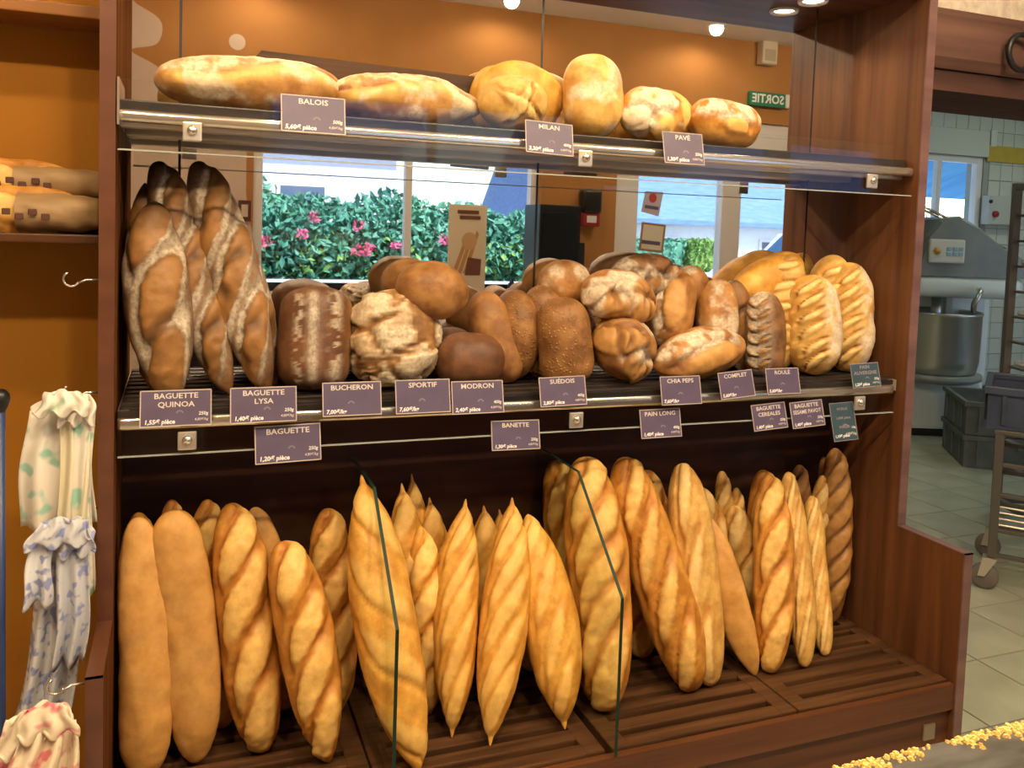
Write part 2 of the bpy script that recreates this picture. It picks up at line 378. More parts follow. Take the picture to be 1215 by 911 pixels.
# middle shelf: dark slats along the unit
sh2 = MB().box(.004, .024, -.235, -.004, .955, .984).box(W-.024, W-.004, -.235, -.004, .955, .984).box(.61, .63, -.235, -.004, .955, .978).box(1.25, 1.27, -.235, -.004, .955, .978).build('middle_shelf', M['steel'], unit)
for k in range(5):
    y = -.025-.046*k
    MB().bbox(.006, W-.006, y-.016, y+.016, .978, ZM, .005).build('slat', M['slat_dark'], sh2)
MB().bbox(.004, W-.02, -.2455, -.230, .948, .972, .006).build('shelf_rail', M['chrome'], sh2, True)
MB().bbox(.004, W-.02, -.240, -.232, .972, .985, .002).build('shelf_lip', M['slat_dark'], sh2)
MB().box(.006, W-.03, -.256, -.250, .902, 1.005).build('glass_front', M['glass'], sh2)
MB().box(.006, W-.03, -.2565, -.2495, .9005, .9025).build('glass_lower_edge', M['glass_edge_l'], sh2)
for px, py in ((222, 521), (683, 497), (1019, 477)):
    p = at(px, py, Y=-.258); clip(p[0], -.256, p[2], sh2)

# base: front rail and fascia under the trays
MB().bbox(.0, W, -DL+.004, -DL+.022, .205, ZB-.004, .003).build('front_rail', M['wood_h'], unit)
MB().box(.0, W, -DL+.018, -DL+.036, .0, .20).build('fascia', M['wood_h'], unit)
MB().box(0, W, -DL+.022, .008, .225, .240).build('tray_bottom', M['slat_dark'], unit)
p = at(1102, 868, Y=-DL+.016); MB().bbox(p[0]-.018, p[0]+.018, -DL+.013, -DL+.019, p[2]-.02, p[2]+.02, .002).build('metal_plate', mat('dull plate', (.30, .25, .18), .5, .6), unit)
# hooks on the left panel
def hook(z, y, par):
    pts = [(-T-.001, y, z), (-T-.022, y, z), (-T-.034, y, z-.006)]
    for a in np.linspace(-.4, -4.2, 12): pts.append((-T-.046+.013*math.cos(a), y, z+.001+.013*math.sin(a)))
    MB().tube(pts, .0022, 8).build('bag_hook', M['chrome'], par, True)
HOOKS = [(1.232, -.25), (1.025, -.25), (.808, -.25), (.577, -.45)]
for z, y in HOOKS: hook(z, y, unit)

# canopy lamps (small pucks in the canopy board)
for i, (x, lb_) in enumerate(((.28, 'small puck lamp in the canopy above the long loaves'), (.98, 'small puck lamp in the middle of the canopy board'), (1.70, 'small puck lamp in the canopy beside the right panel'))):
    ceiling_spot(x, -.06 if i == 2 else -.13, ZC, CANOPY_W, lb_, size=2.4, rad=.028, name='canopy_lamp', group='puck lamps in the canopy')

# slatted trays, each can be lifted out
tl = ['slatted brown tray under the leftmost smooth baguettes', 'slatted brown tray between the two glass dividers', 'slatted brown tray just right of the second glass divider', 'slatted brown tray against the right side panel']
TXS = [(.003, .473), (.477, .948), (.964, 1.440), (1.444, W-.003)]
for i, (a, b) in enumerate(TXS):
    e = empty('slatted_tray', ((a+b)/2, -.23, .242), tl[i], 'tray', 'slatted bread trays')
    y0, y1 = -DL+.026, .004
    MB().bbox(a, a+.042, y0, y1, .242, ZB, .003).build('tray_end', M['tray_wood'], e)
    MB().bbox(b-.042, b, y0, y1, .242, ZB, .003).build('tray_end', M['tray_wood'], e)
    n = 8; pitch = (y1-y0)/n
    sme = None
    for k in range(n):
        yy = y0+pitch*k
        MB().bbox(a+.040, b-.040, yy, yy+pitch*.66, .250, ZB-.0005, .004).build('slat', M['tray_wood'], e)
# glass dividers
for x, lb_ in ((.4905, 'clear glass divider with a cut-off front corner, the left one of two'), (.958, 'clear glass divider with a cut-off front corner, the right one of two')):
    P = [(-.005, ZB+.001), (-DL+.0, ZB+.001), (-DL+.0, .607), (-.252, .806), (-.005, .806)]
    e = empty('glass_divider', (x, -.25, ZB), lb_, 'glass divider', 'glass dividers')
    MB().prism(P, 'X', x-.003, x+.003).build('pane', M['glass_div'], e)
    for (p0, p1) in zip(P[1:4], P[2:5]):
        d = np.array(p1)-np.array(p0); nrm = np.array([d[1], -d[0]])/np.hypot(*d)*(-.0012)
        MB().prism([p0, p1, tuple(np.array(p1)+nrm), tuple(np.array(p0)+nrm)], 'X', x-.0033, x+.0033).build('ground_edge', M['glass_edge'], e)

# ------------------------------------------------------------------ bread
def vnoise(P, seed=0):
    """value noise, vectorised"""
    P = np.asarray(P, float)+seed*17.31; I = np.floor(P).astype(np.int64); F = P-I; F = F*F*(3-2*F)
    def h(ix, iy, iz):
        n = (ix*374761393+iy*668265263+iz*2147483647+seed*1274126177) & 0xffffffff
        n = ((n ^ (n >> 13))*1274126177) & 0xffffffff
        return ((n ^ (n >> 16)) & 0xffff)/65535.0
    out = 0
    for dx in (0, 1):
        for dy in (0, 1):
            for dz in (0, 1):
                w = (F[..., 0] if dx else 1-F[..., 0])*(F[..., 1] if dy else 1-F[..., 1])*(F[..., 2] if dz else 1-F[..., 2])
                out = out+w*h(I[..., 0]+dx, I[..., 1]+dy, I[..., 2]+dz)
    return out
def fbm(P, seed=0, o=3):
    s = 0; a = .5; f = 1.0
    for k in range(o):
        s = s+a*vnoise(np.asarray(P)*f, seed+k); a *= .5; f *= 2.03
    return s/(1-.5**o)
def sst(x, a, b):
    t = np.clip((x-a)/(b-a), 0, 1); return t*t*(3-2*t)

def end_profile(t, kind):
    a = np.abs(t)
    if kind == 'ellipse': return np.sqrt(np.clip(1-a**2, 0, 1))
    if kind == 'round': return np.clip(1-a**3.2, 0, 1)**.5
    if kind == 'blunt': return np.clip(1-a**6, 0, 1)**.48
    if kind == 'taper': return np.clip(1-a**2.3, 0, 1)**.72
    if kind == 'point':
        r = np.clip(1-(a/.95)**2.5, 0, 1)**.80
        nip = .17*np.clip((1-a)/.16, 0, 1)**.6
        return np.where(a > .6, np.maximum(r, nip), r)
    return np.sqrt(np.clip(1-a**2, 0, 1))

def loaf_mesh(name, L, Wd, H, ends=('round', 'round'), style='slash', seed=0, bend=0.0, n=5, phi=28, lp=None, lq=None, nl=116, nc=60, flat=.5, lump=.03, waist=0.0, v_alt=.19, flour_side=0.0, relief=1.0):
    rng = np.random.RandomState(seed)
    u = np.linspace(0, 1, nl+1); t = -np.cos(np.pi*u)
    t = .55*t+.45*(2*u-1)
    r = np.where(t < 0, end_profile(t, ends[0]), end_profile(t, ends[1]))
    r = r*(1-waist*np.cos(t*np.pi*1.5)**2) if waist else r
    th = np.linspace(0, 2*np.pi, nc, endpoint=False)
    T_, TH = np.meshgrid(t, th, indexing='ij'); RR = np.repeat(r[:, None], nc, 1)
    c, s = np.cos(TH), np.sin(TH)
    X = T_*L/2
    Y = Wd/2*RR*np.sign(c)*np.abs(c)**.92
    Z = np.where(s > 0, .56*H*RR*np.abs(s)**.95, -.44*H*RR*np.abs(s)**flat)
    ang = (TH-np.pi/2+np.pi) % (2*np.pi)-np.pi          # 0 at the top
    V = ang*Wd*.5*np.clip(RR, .3, 1)
    P0 = np.stack([X, Y, Z], -1)/Wd
    nrm = np.stack([np.zeros_like(X), c, s], -1); nrm[..., 0] = T_*(1-RR)*.9
    nrm /= np.linalg.norm(nrm, axis=-1, keepdims=True)+1e-9
    lum = fbm(P0*2.2, seed, 3)-.5; fine = fbm(P0*9, seed+5, 3)-.5
    disp = lump*Wd*lum*2+.006*Wd*fine*2
    op = np.zeros_like(X); fl = np.zeros_like(X); un = np.zeros_like(X); dk = np.zeros_like(X)
    top = sst(np.cos(ang), -.15, .35)
    sdm = np.full_like(X, 9.0)
    if style in ('slash', 'quinoa', 'herring', 'wrinkle', 'split', 'cross'):
        lp_ = lp or .20*L; lq_ = lq or .22*Wd
        ks = np.linspace(-.36, .36, n)*L if n > 1 else [0.0]
        jit = rng.uniform(-1, 1, (len(ks), 2)); lp0 = lp_
        for k, xk in enumerate(ks):
            xk = xk+jit[k, 0]*.018*L*(style == 'slash'); lp_ = lp0*(1+.12*jit[k, 1]*(style == 'slash'))
            ph = math.radians(phi+rng.uniform(-3, 3)); vk = rng.uniform(-.04, .04)*Wd
            if style == 'wrinkle': ph = math.radians(rng.uniform(-70, 70)); vk = rng.uniform(-.25, .25)*Wd
            sides = [(ph, vk)]
            if style == 'quinoa': sides = [(ph, (v_alt if k % 2 else -v_alt)*Wd)]; lq_ = lq or .23*Wd; lp_ = lp or .155*L
            if style == 'herring': sides = [(ph, .16*Wd), (-ph, -.16*Wd)]
            if style == 'cross': sides = [(ph, 0), (ph+math.pi/2, 0)]
            for ph, v0 in sides:
                dx = X-xk; dv = V-v0
                p = dx*math.cos(ph)+dv*math.sin(ph); q = -dx*math.sin(ph)+dv*math.cos(ph)
                q = q+.16*lq_*np.sin(p/lp_*2.4+k)+.35*lq_*(fine)
                d = (p/lp_)**2+(q/lq_)**2; sd_ = np.sqrt(d); sdm = np.minimum(sdm, sd_)
                mk = sst(1-d, -.10, .45)*top
                ring = np.exp(-((sd_-1.08)/.24)**2)*top
                up_ = sst(q/lq_, -.2, .7)
                flk = .6+.9*fbm(P0*np.array([7.0, 7.0, 7.0]), seed+31)
                disp = disp+relief*Wd*flk*(.065*np.clip(1-d, 0, 1)**.6*top-.070*ring*(1-up_)+.045*ring*up_)
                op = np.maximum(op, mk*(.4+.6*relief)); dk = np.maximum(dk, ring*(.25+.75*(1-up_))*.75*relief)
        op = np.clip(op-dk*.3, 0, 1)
    if style == 'quinoa':
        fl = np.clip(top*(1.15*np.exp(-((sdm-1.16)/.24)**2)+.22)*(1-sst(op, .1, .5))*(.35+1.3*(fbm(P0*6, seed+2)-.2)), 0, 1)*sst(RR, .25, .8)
        dk = np.maximum(dk*.8, sst(T_, .55, .98)*.9)  # shade of the upper shelf painted into the colour of the top end
    if style == 'herring':
        fl = np.clip(np.exp(-((V)/(.30*Wd))**2)*(1-op)*1.2*(fbm(P0*9, seed+2)+.3), 0, 1)
    if style == 'wrinkle':
        fl = sst(fbm(P0*2.6, seed+3), .48, .62)*(.4+.9*fbm(P0*14, seed+4))*top
    if style == 'split':
        fl = sst(-V/Wd, -.02, .25)*sst(fbm(P0*6, seed+2), .32, .6)*top*(1-op)
    if style == 'stripe':
        g = np.abs(((V/Wd*3.0+.15) % 1)-.5); g2 = np.exp(-((V+.08*Wd)/(.055*Wd))**2)+.9*np.exp(-((V-.22*Wd)/(.10*Wd))**2)*(fbm(P0*11, seed+3) > .5)+.8*np.exp(-((V+.28*Wd)/(.07*Wd))**2)*(fbm(P0*12, seed+7) > .5)
        fl = np.clip(g2, 0, 1)*sst(1-np.abs(T_), .06, .22)*(.35+.9*fbm(P0*12, seed+2))
        disp -= .03*Wd*np.exp(-((V+.12*Wd)/(.02*Wd))**2)*top
        op = sst(V/Wd, .42, .55)*.9
    if style == 'crackle':
        K = 36; pts = rng.uniform(-1, 1, (K, 3))*np.array([L/2, Wd/2, H/2])/Wd
        dd = np.sort(np.linalg.norm((P0*(1+.0*lum[..., None])+.22*fine[..., None]+.25*lum[..., None])[..., None, :]-pts, axis=-1), axis=-1)
        e = dd[..., 1]-dd[..., 0]; e = e+.10*(fbm(P0*7, seed+9)-.5)
        pl = sst(e, .03, .11); fl = pl*(.35+.75*sst(fbm(P0*5, seed+3), .35, .6))
        dk = (1-sst(e, .0, .05))*.8; disp += .048*Wd*(pl-.5)+.05*Wd*fine
    if style == 'dust':
        fl = sst(fbm(P0*3.2, seed+3, 4), .45, .68)*(.3+.8*fbm(P0*16, seed+4))*top
    if style == 'smooth':
        un = sst(-np.cos(ang), -.1, .5)
        un = np.clip(un*(.55+.8*(fbm(P0*2.5, seed+3)-.25)), 0, 1)
    if style == 'balois':
        q = V+.12*Wd*np.sin(X/L*7+seed); op = np.exp(-((q-.14*Wd)/(.17*Wd))**2)*top*sst(1-np.abs(T_), .05, .25)
        dk = np.exp(-((q+.06*Wd)/(.045*Wd))**2)*top*sst(fbm(P0*4, seed+8), .35, .55)*.8
        disp += .07*Wd*op-.06*Wd*dk
        fl = sst(-q/Wd, .05, .2)*(1-sst(-q/Wd, .4, .6))*sst(fbm(P0*5, seed+2), .33, .62)*.9+sst(fbm(P0*2.5, seed+6), .52, .66)*.8*top
    if flour_side:
        fl = np.maximum(fl, sst(V/Wd*flour_side, .12, .42)*sst(fbm(P0*5, seed+21), .30, .55)*.8)
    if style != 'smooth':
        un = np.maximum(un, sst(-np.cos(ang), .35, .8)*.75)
    PV = np.stack([X, Y, Z], -1)+nrm*(disp*np.clip(RR*2.2, 0, 1))[..., None]
    PV[..., 2] += bend*L*(T_**2)
    PV[..., 1] += .012*L*np.sin(T_*2.2+seed)
    verts = PV.reshape(-1, 3)
    i, j = np.meshgrid(np.arange(nl), np.arange(nc), indexing='ij'); j2 = (j+1) % nc
    F = np.stack([i*nc+j, (i+1)*nc+j, (i+1)*nc+j2, i*nc+j2], -1).reshape(-1, 4)
    me = bpy.data.meshes.new(name); me.from_pydata(verts.tolist(), [], F.tolist())
    me.polygons.foreach_set('use_smooth', [True]*len(me.polygons))
    ca = me.color_attributes.new('crust', 'FLOAT_COLOR', 'POINT')
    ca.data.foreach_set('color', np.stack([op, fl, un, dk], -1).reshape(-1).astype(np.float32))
    me.update(); return me

def bread_mat(name, dark, light, opn, flour=(.80, .70, .54), under=None, burnt_shade=None, grain=0.0, rough=.5, bump=.25, nscale=9, flourpow=1.0):
    Mt = mat(name, light, rough, spec=.35); nt = Mt.node_tree; N = nt.nodes; Lk = nt.links; b = N['Principled BSDF']
    under = under or tuple(.5*(a+c) for a, c in zip(light, opn)); burnt_shade = burnt_shade or tuple(c*.45 for c in dark)
    tc = N.new('ShaderNodeTexCoord'); oi = N.new('ShaderNodeObjectInfo')
    off = N.new('ShaderNodeVectorMath'); off.operation = 'ADD'; Lk.new(tc.outputs['Object'], off.inputs[0]); 
    sc_ = N.new('ShaderNodeVectorMath'); sc_.operation = 'SCALE'; sc_.inputs['Scale'].default_value = 13.0
    cb = N.new('ShaderNodeCombineXYZ'); [Lk.new(oi.outputs['Random'], cb.inputs[k]) for k in range(3)]
    Lk.new(cb.outputs[0], sc_.inputs[0]); Lk.new(sc_.outputs[0], off.inputs[1])
    def nz(scale, detail=4):
        n = N.new('ShaderNodeTexNoise'); n.inputs['Scale'].default_value = scale; n.inputs['Detail'].default_value = detail
        n.inputs['Roughness'].default_value = .6; Lk.new(off.outputs[0], n.inputs['Vector']); return n
    n1 = nz(nscale*2.2); n2 = nz(130, 3); n3 = nz(45, 5)
    rp = N.new('ShaderNodeValToRGB'); e = rp.color_ramp.elements; e[0].position = .40; e[1].position = .60; e[0].color = (*dark, 1); e[1].color = (*light, 1)
    Lk.new(n1.outputs['Fac'], rp.inputs[0])
    at_ = N.new('ShaderNodeAttribute'); at_.attribute_name = 'crust'
    sp = N.new('ShaderNodeSeparateColor'); Lk.new(at_.outputs['Color'], sp.inputs[0])
    def mix(fac, a, col):
        x = N.new('ShaderNodeMix'); x.data_type = 'RGBA'; Lk.new(fac, x.inputs['Factor']); Lk.new(a, x.inputs['A'])
        if isinstance(col, tuple): x.inputs['B'].default_value = (*col, 1)
        else: Lk.new(col, x.inputs['B'])
        return x.outputs['Result']
    def mul(a, bb, add=0.0, clamp=True):
        x = N.new('ShaderNodeMath'); x.operation = 'MULTIPLY_ADD'; x.use_clamp = clamp; Lk.new(a, x.inputs[0])
        if isinstance(bb, float): x.inputs[1].default_value = bb
        else: Lk.new(bb, x.inputs[1])
        x.inputs[2].default_value = add; return x.outputs[0]
    ro = N.new('ShaderNodeValToRGB'); e = ro.color_ramp.elements; e[0].position = .35; e[1].position = .65
    e[0].color = (*tuple(.55*a+.45*c for a, c in zip(opn, light)), 1); e[1].color = (*opn, 1); Lk.new(n3.outputs['Fac'], ro.inputs[0])
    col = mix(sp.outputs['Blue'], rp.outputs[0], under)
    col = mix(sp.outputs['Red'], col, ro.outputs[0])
    col = mix(at_.outputs['Alpha'], col, burnt_shade)
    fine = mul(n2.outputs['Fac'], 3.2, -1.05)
    ffac = N.new('ShaderNodeMath'); ffac.operation = 'MULTIPLY'; ffac.use_clamp = True
    fp = mul(sp.outputs['Green'], 1.35*flourpow); Lk.new(fp, ffac.inputs[0])
    fm = N.new('ShaderNodeMath'); fm.operation = 'MULTIPLY_ADD'; fm.inputs[1].default_value = .6; fm.inputs[2].default_value = .45; fm.use_clamp = True; Lk.new(fine, fm.inputs[0]); Lk.new(fm.outputs[0], ffac.inputs[1])
    col = mix(ffac.outputs[0], col, flour)
    hgt = n3.outputs['Fac']
    if grain:
        vo = N.new('ShaderNodeTexVoronoi'); vo.inputs['Scale'].default_value = 115; Lk.new(off.outputs[0], vo.inputs['Vector'])
        inv = mul(vo.outputs['Distance'], -2.6, 1.0); gm = mul(inv, n1.outputs['Fac'])
        col = mix(mul(gm, grain*1.6, -.22), col, (.62, .40, .15))
        hgt = inv
    n4 = nz(26, 6); r4 = N.new('ShaderNodeValToRGB'); e = r4.color_ramp.elements; e[0].position = .30; e[1].position = .62
    e[0].color = (.62, .52, .42, 1); e[1].color = (1.08, 1.06, 1.03, 1); Lk.new(n4.outputs['Fac'], r4.inputs[0])
    mm4 = N.new('ShaderNodeMix'); mm4.data_type = 'RGBA'; mm4.blend_type = 'MULTIPLY'; mm4.inputs['Factor'].default_value = .6
    Lk.new(col, mm4.inputs['A']); Lk.new(r4.outputs[0], mm4.inputs['B']); col = mm4.outputs['Result']
    hv = N.new('ShaderNodeHueSaturation'); vv = N.new('ShaderNodeMath'); vv.operation = 'MULTIPLY_ADD'; vv.inputs[1].default_value = .24; vv.inputs[2].default_value = .88
    Lk.new(oi.outputs['Random'], vv.inputs[0]); Lk.new(vv.outputs[0], hv.inputs['Value']); Lk.new(col, hv.inputs['Color'])
    Lk.new(hv.outputs[0], b.inputs['Base Color'])
    bp = N.new('ShaderNodeBump'); bp.inputs['Strength'].default_value = bump; bp.inputs['Distance'].default_value = .004
    Lk.new(hgt, bp.inputs['Height']); Lk.new(bp.outputs[0], b.inputs['Normal'])
    return Mt
BM = {
 'gold': bread_mat('golden crust', (.47, .185, .026), (.66, .325, .062), (.84, .55, .17), burnt_shade=(.40, .145, .018), under=(.62, .32, .07)),
 'pale': bread_mat('pale golden crust', (.60, .32, .075), (.76, .48, .14), (.86, .62, .25), burnt_shade=(.48, .21, .035), under=(.68, .38, .10)),
 'smooth': bread_mat('smooth crust', (.58, .27, .045), (.72, .37, .068), (.76, .46, .13), under=(.68, .37, .115), bump=.15),
 'honey': bread_mat('honey crust', (.62, .29, .042), (.77, .43, .085), (.86, .58, .18), burnt_shade=(.56, .25, .032), under=(.70, .38, .08), bump=.18),
 'brown': bread_mat('brown crust', (.125, .054, .020), (.26, .125, .045), (.36, .175, .050), flour=(.56, .48, .36), burnt_shade=(.045, .022, .012), under=(.32, .17, .07)),
 'dark': bread_mat('dark rye crust', (.125, .052, .022), (.20, .088, .038), (.36, .18, .05), flour=(.60, .52, .40), under=(.28, .13, .05), bump=.15),
 'tan': bread_mat('tan crust', (.22, .095, .027), (.36, .175, .055), (.44, .22, .065), under=(.36, .18, .06), bump=.2),
 'seed': bread_mat('seeded crust', (.20, .088, .026), (.32, .155, .050), (.38, .19, .06), grain=1.0, bump=.6),
 'rustic': bread_mat('floury rustic crust', (.30, .15, .050), (.46, .25, .09), (.50, .29, .11), flour=(.74, .66, .47), burnt_shade=(.18, .085, .03)),
 'country': bread_mat('country crust', (.29, .125, .034), (.46, .225, .065), (.58, .31, .09), flour=(.66, .58, .44), burnt_shade=(.17, .070, .022)),
 'balois': bread_mat('lake loaf crust', (.36, .155, .05), (.54, .28, .085), (.76, .46, .13), flour=(.70, .58, .40), burnt_shade=(.19, .08, .025)),
}

def bread(name, label, group, material, P0, P1, wpx, h=.85, roll=0, up=1.0, fix=None, cat='bread', **kw):
    """P0, P1: world points of the two ends of the loaf; wpx: breadth in photo pixels at that depth"""
    P0, P1 = np.asarray(P0, float), np.asarray(P1, float); c = (P0+P1)/2
    ax = P1-P0; L = float(np.linalg.norm(ax)); ax /= L
    Wd = wpx*depth(c)/FPX
    tocam = CAM-c; tocam /= np.linalg.norm(tocam)
    U_ = up*tocam+(1-up)*np.array([0, 0, 1.0]); U_ -= ax*(U_@ax); U_ /= np.linalg.norm(U_); V_ = np.cross(U_, ax)
    a = math.radians(roll); U2 = U_*math.cos(a)+V_*math.sin(a); V2 = np.cross(U2, ax)
    me = loaf_mesh(name, L, Wd, Wd*h, **kw)
    mw = Matrix(((ax[0], V2[0], U2[0], c[0]), (ax[1], V2[1], U2[1], c[1]), (ax[2], V2[2], U2[2], c[2]), (0, 0, 0, 1)))
    if fix is not None:
        co = np.empty(len(me.vertices)*3, np.float32); me.vertices.foreach_get('co', co); co = co.reshape(-1, 3)
        R3 = np.array([[ax[k], V2[k], U2[k]] for k in range(3)]); wz = (co@R3.T)+c
        dz = fix+.001-wz[:, 2].min(); dy = min(0.0, -.004-float(wz[:, 1].max())); 
        dxr = max(0.0, .004-float(wz[:, 0].min()))+min(0.0, W-.004-float(wz[:, 0].max()))
        mw[2][3] += dz; mw[1][3] += dy; mw[0][3] += dxr
        if abs(dz) > .02 or dy < -.02: print('SNAP', name, label, round(float(dz), 3), round(float(dy), 3))
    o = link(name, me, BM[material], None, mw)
    return tag(o, label, cat, group)

# --- baguettes standing in the trays:  name, label, material, bottom px, top px, top depth Y, breadth px, options
G1, G2, G3, G4 = 'baguettes in the left tray', 'pointed baguettes in the second tray', 'long loaves in the third tray', 'thin baguettes in the right tray'
SL = dict(style='slash', ends=('round', 'round'))
def stand(lbl, grp, mtl, b, t, yt, wpx, yb=None, name='baguette', **kw):
    P1 = at(*t, Y=yt)
    P0 = at(*b, Z=ZB+.004) if yb is None else at(*b, Y=yb)
    if yb is not None: P0[2] = ZB+.004
    bread(name, lbl, grp, mtl, P0, P1, wpx, fix=ZB, **kw)
stand('smooth pale baguette shown from its underside, leftmost in the front row', G1, 'smooth', (173, 918), (160, 612), -.20, 60, roll=180, style='smooth', ends=('blunt', 'round'), seed=1, flat=.75)
stand('smooth pale baguette shown from its underside, second from the left post', G1, 'smooth', (234, 902), (208, 603), -.20, 64, roll=180, style='smooth', ends=('round', 'blunt'), seed=2, flat=.75)
stand('golden slashed baguette standing third from the left post', G1, 'gold', (316, 888), (270, 596), -.17, 66, seed=3, n=4, phi=28, lq=.028, **SL)
stand('short golden slashed baguette leaning in front, fourth from the left post', G1, 'gold', (394, 902), (334, 641), -.23, 66, seed=4, n=4, phi=30, lq=.025, style='slash', ends=('taper', 'round'))
stand('golden slashed baguette just left of the first glass divider', G1, 'gold', (397, 846), (391, 601), -.13, 54, seed=5, n=4, phi=30, **SL)
for (lbl, b, t, w, yb, sd) in (('tip of a baguette behind the leftmost smooth one', (168, 860), (163, 606), 46, -.11, 11),
        ('dark tip of a baguette behind the second smooth one', (215, 870), (207, 590), 38, -.10, 12),
        ('baguette tip between the second smooth and the third slashed baguette', (262, 880), (247, 590), 48, -.13, 13),
        ('smooth baguette half hidden right behind the third slashed baguette', (340, 840), (303, 600), 48, -.10, 14)):
    stand(lbl, G1, 'smooth' if sd == 14 else 'gold', b, t, -.055, w, yb=yb, seed=sd, n=4, phi=28, roll=180 if sd == 14 else 0, style='smooth' if sd == 14 else 'slash', ends=('round', 'round'))
PT = dict(style='slash', ends=('point', 'point'), relief=.6)
stand('broad pointed baguette crossing behind the left glass divider edge', G2, 'honey', (497, 914), (425, 562), -.20, 74, seed=21, n=4, phi=-38, style='slash', ends=('taper', 'point'), lq=.024, relief=.5)
stand('pointed baguette standing just right of the left glass divider, behind a shorter one', G2, 'honey', (495, 850), (474, 572), -.10, 54, yb=-.20, seed=22, n=4, phi=30, **PT)
stand('shorter blunt-tipped baguette in front of the pointed pair by the left divider', G2, 'honey', (512, 846), (499, 622), -.16, 52, seed=23, n=4, phi=30, style='slash', ends=('taper', 'taper'))
stand('dim pointed baguette tip standing highest at the back of the second tray', G2, 'honey', (505, 820), (491, 560), -.045, 38, yb=-.07, seed=24, n=4, phi=30, **PT)
stand('pointed baguette behind the shorter blunt-tipped one', G2, 'honey', (532, 830), (512, 588), -.07, 46, yb=-.10, seed=25, n=4, phi=30, **PT)
stand('slim pointed pale baguette in the middle of the second tray', G2, 'honey', (533, 874), (553, 590), -.16, 53, seed=26, n=5, phi=22, lq=.013, **PT)
stand('pointed baguette tip behind the slim pale one', G2, 'honey', (590, 830), (572, 598), -.075, 48, yb=-.12, seed=27, n=4, phi=30, **PT)
stand('low baguette tip at the back between the two pointed front baguettes', G2, 'honey', (612, 830), (590, 603), -.045, 44, yb=-.07, seed=28, n=4, phi=30, **PT)
stand('slim baguette pointed at both ends with leaf-shaped cuts', G2, 'honey', (585, 884), (607, 588), -.17, 57, seed=29, n=5, phi=24, lq=.016, **PT)
stand('plump baguette with one pointed foot, left of the right glass divider', G2, 'honey', (672, 864), (628, 608), -.17, 66, seed=30, n=4, phi=24, style='slash', ends=('point', 'taper'), lq=.014, relief=.5)
stand('baguette foot half hidden behind the plump one', G2, 'honey', (628, 822), (622, 640), -.06, 46, yb=-.11, seed=31, n=3, phi=30, style='slash', ends=('taper', 'taper'))
stand('dim long loaf at the back behind the right glass divider', G3, 'gold', (690, 800), (657, 545), -.055, 52, yb=-.09, name='long_loaf', seed=41, n=4, phi=24, **SL)
stand('deeply slashed long loaf standing behind the right glass divider', G3, 'gold', (722, 842), (694, 541), -.15, 74, name='long_loaf', seed=42, n=5, phi=28, **SL)
stand('slashed long loaf half hidden left of the deeply slashed one', G3, 'gold', (722, 800), (680, 556), -.07, 56, yb=-.15, name='long_loaf', seed=43, n=4, phi=26, **SL)
stand('biggest slashed long loaf, just right of the right glass divider', G3, 'gold', (820, 818), (741, 540), -.15, 66, name='long_loaf', seed=44, n=4, phi=24, lq=.018, **SL)
stand('long loaf tip behind the biggest slashed loaf', G3, 'gold', (800, 780), (766, 556), -.05, 48, yb=-.08, name='long_loaf', seed=45, n=4, phi=26, **SL)
stand('long loaf foot showing between the divider and the biggest loaf', G3, 'gold', (762, 800), (748, 600), -.05, 48, yb=-.13, name='long_loaf', seed=46, n=4, phi=26, **SL)
stand('pale smooth-sided long loaf with one lengthwise cut', G3, 'pale', (846, 812), (806, 549), -.15, 54, name='long_loaf', seed=47, n=3, phi=10, lq=.014, **SL)
stand('thin pale baguette behind the orange smooth one', G3, 'pale', (880, 760), (830, 578), -.06, 34, yb=-.10, seed=48, n=4, phi=24, **SL)
stand('thin smooth orange baguette leaning to the left', G3, 'smooth', (896, 800), (838, 610), -.17, 42, roll=180, style='smooth', ends=('taper', 'taper'), seed=49)
stand('thin pale baguette tip rising behind the rounded short one', G4, 'pale', (880, 740), (857, 557), -.045, 25, yb=-.06, seed=51, n=4, **SL)
stand('low baguette tip right beside the thin pale tip', G4, 'pale', (890, 740), (872, 577), -.04, 22, yb=-.05, seed=52, n=4, **SL)
stand('rounded short pale baguette leaning behind the split one', G4, 'pale', (905, 740), (868, 600), -.10, 38, yb=-.13, seed=53, n=3, **SL)
stand('baguette half hidden left behind the split one', G4, 'gold', (905, 770), (905, 556), -.08, 42, yb=-.14, seed=54, n=4, phi=26, **SL)
stand('golden split baguette, broadest in the right tray', G4, 'gold', (916, 797), (915, 562), -.16, 47, seed=55, n=4, phi=24, **SL)
stand('slim plain pale baguette right of the golden split one', G4, 'pale', (954, 790), (938, 558), -.14, 32, seed=56, n=4, phi=12, lq=.006, **SL)
stand('baguette tip at the back above the slim pale ones', G4, 'tan', (955, 730), (950, 550), -.05, 30, yb=-.06, seed=57, n=4, **SL)
stand('slim crooked pale baguette, third from the right panel', G4, 'pale', (978, 774), (962, 585), -.12, 29, seed=58, n=4, phi=14, lq=.006, bend=.03, **SL)
stand('thin pale baguette leaning right behind the crooked one', G4, 'pale', (962, 740), (974, 562), -.07, 24, yb=-.09, seed=59, n=4, **SL)
stand('dim thin baguette tip left behind the ribbed brown baguette', G4, 'tan', (985, 720), (979, 540), -.035, 20, yb=-.04, seed=60, n=4, **SL)
stand('brown baguette with ribbed diagonal cuts against the right panel', G4, 'country', (987, 738), (992, 530), -.07, 36, seed=61, n=6, phi=34, **SL)

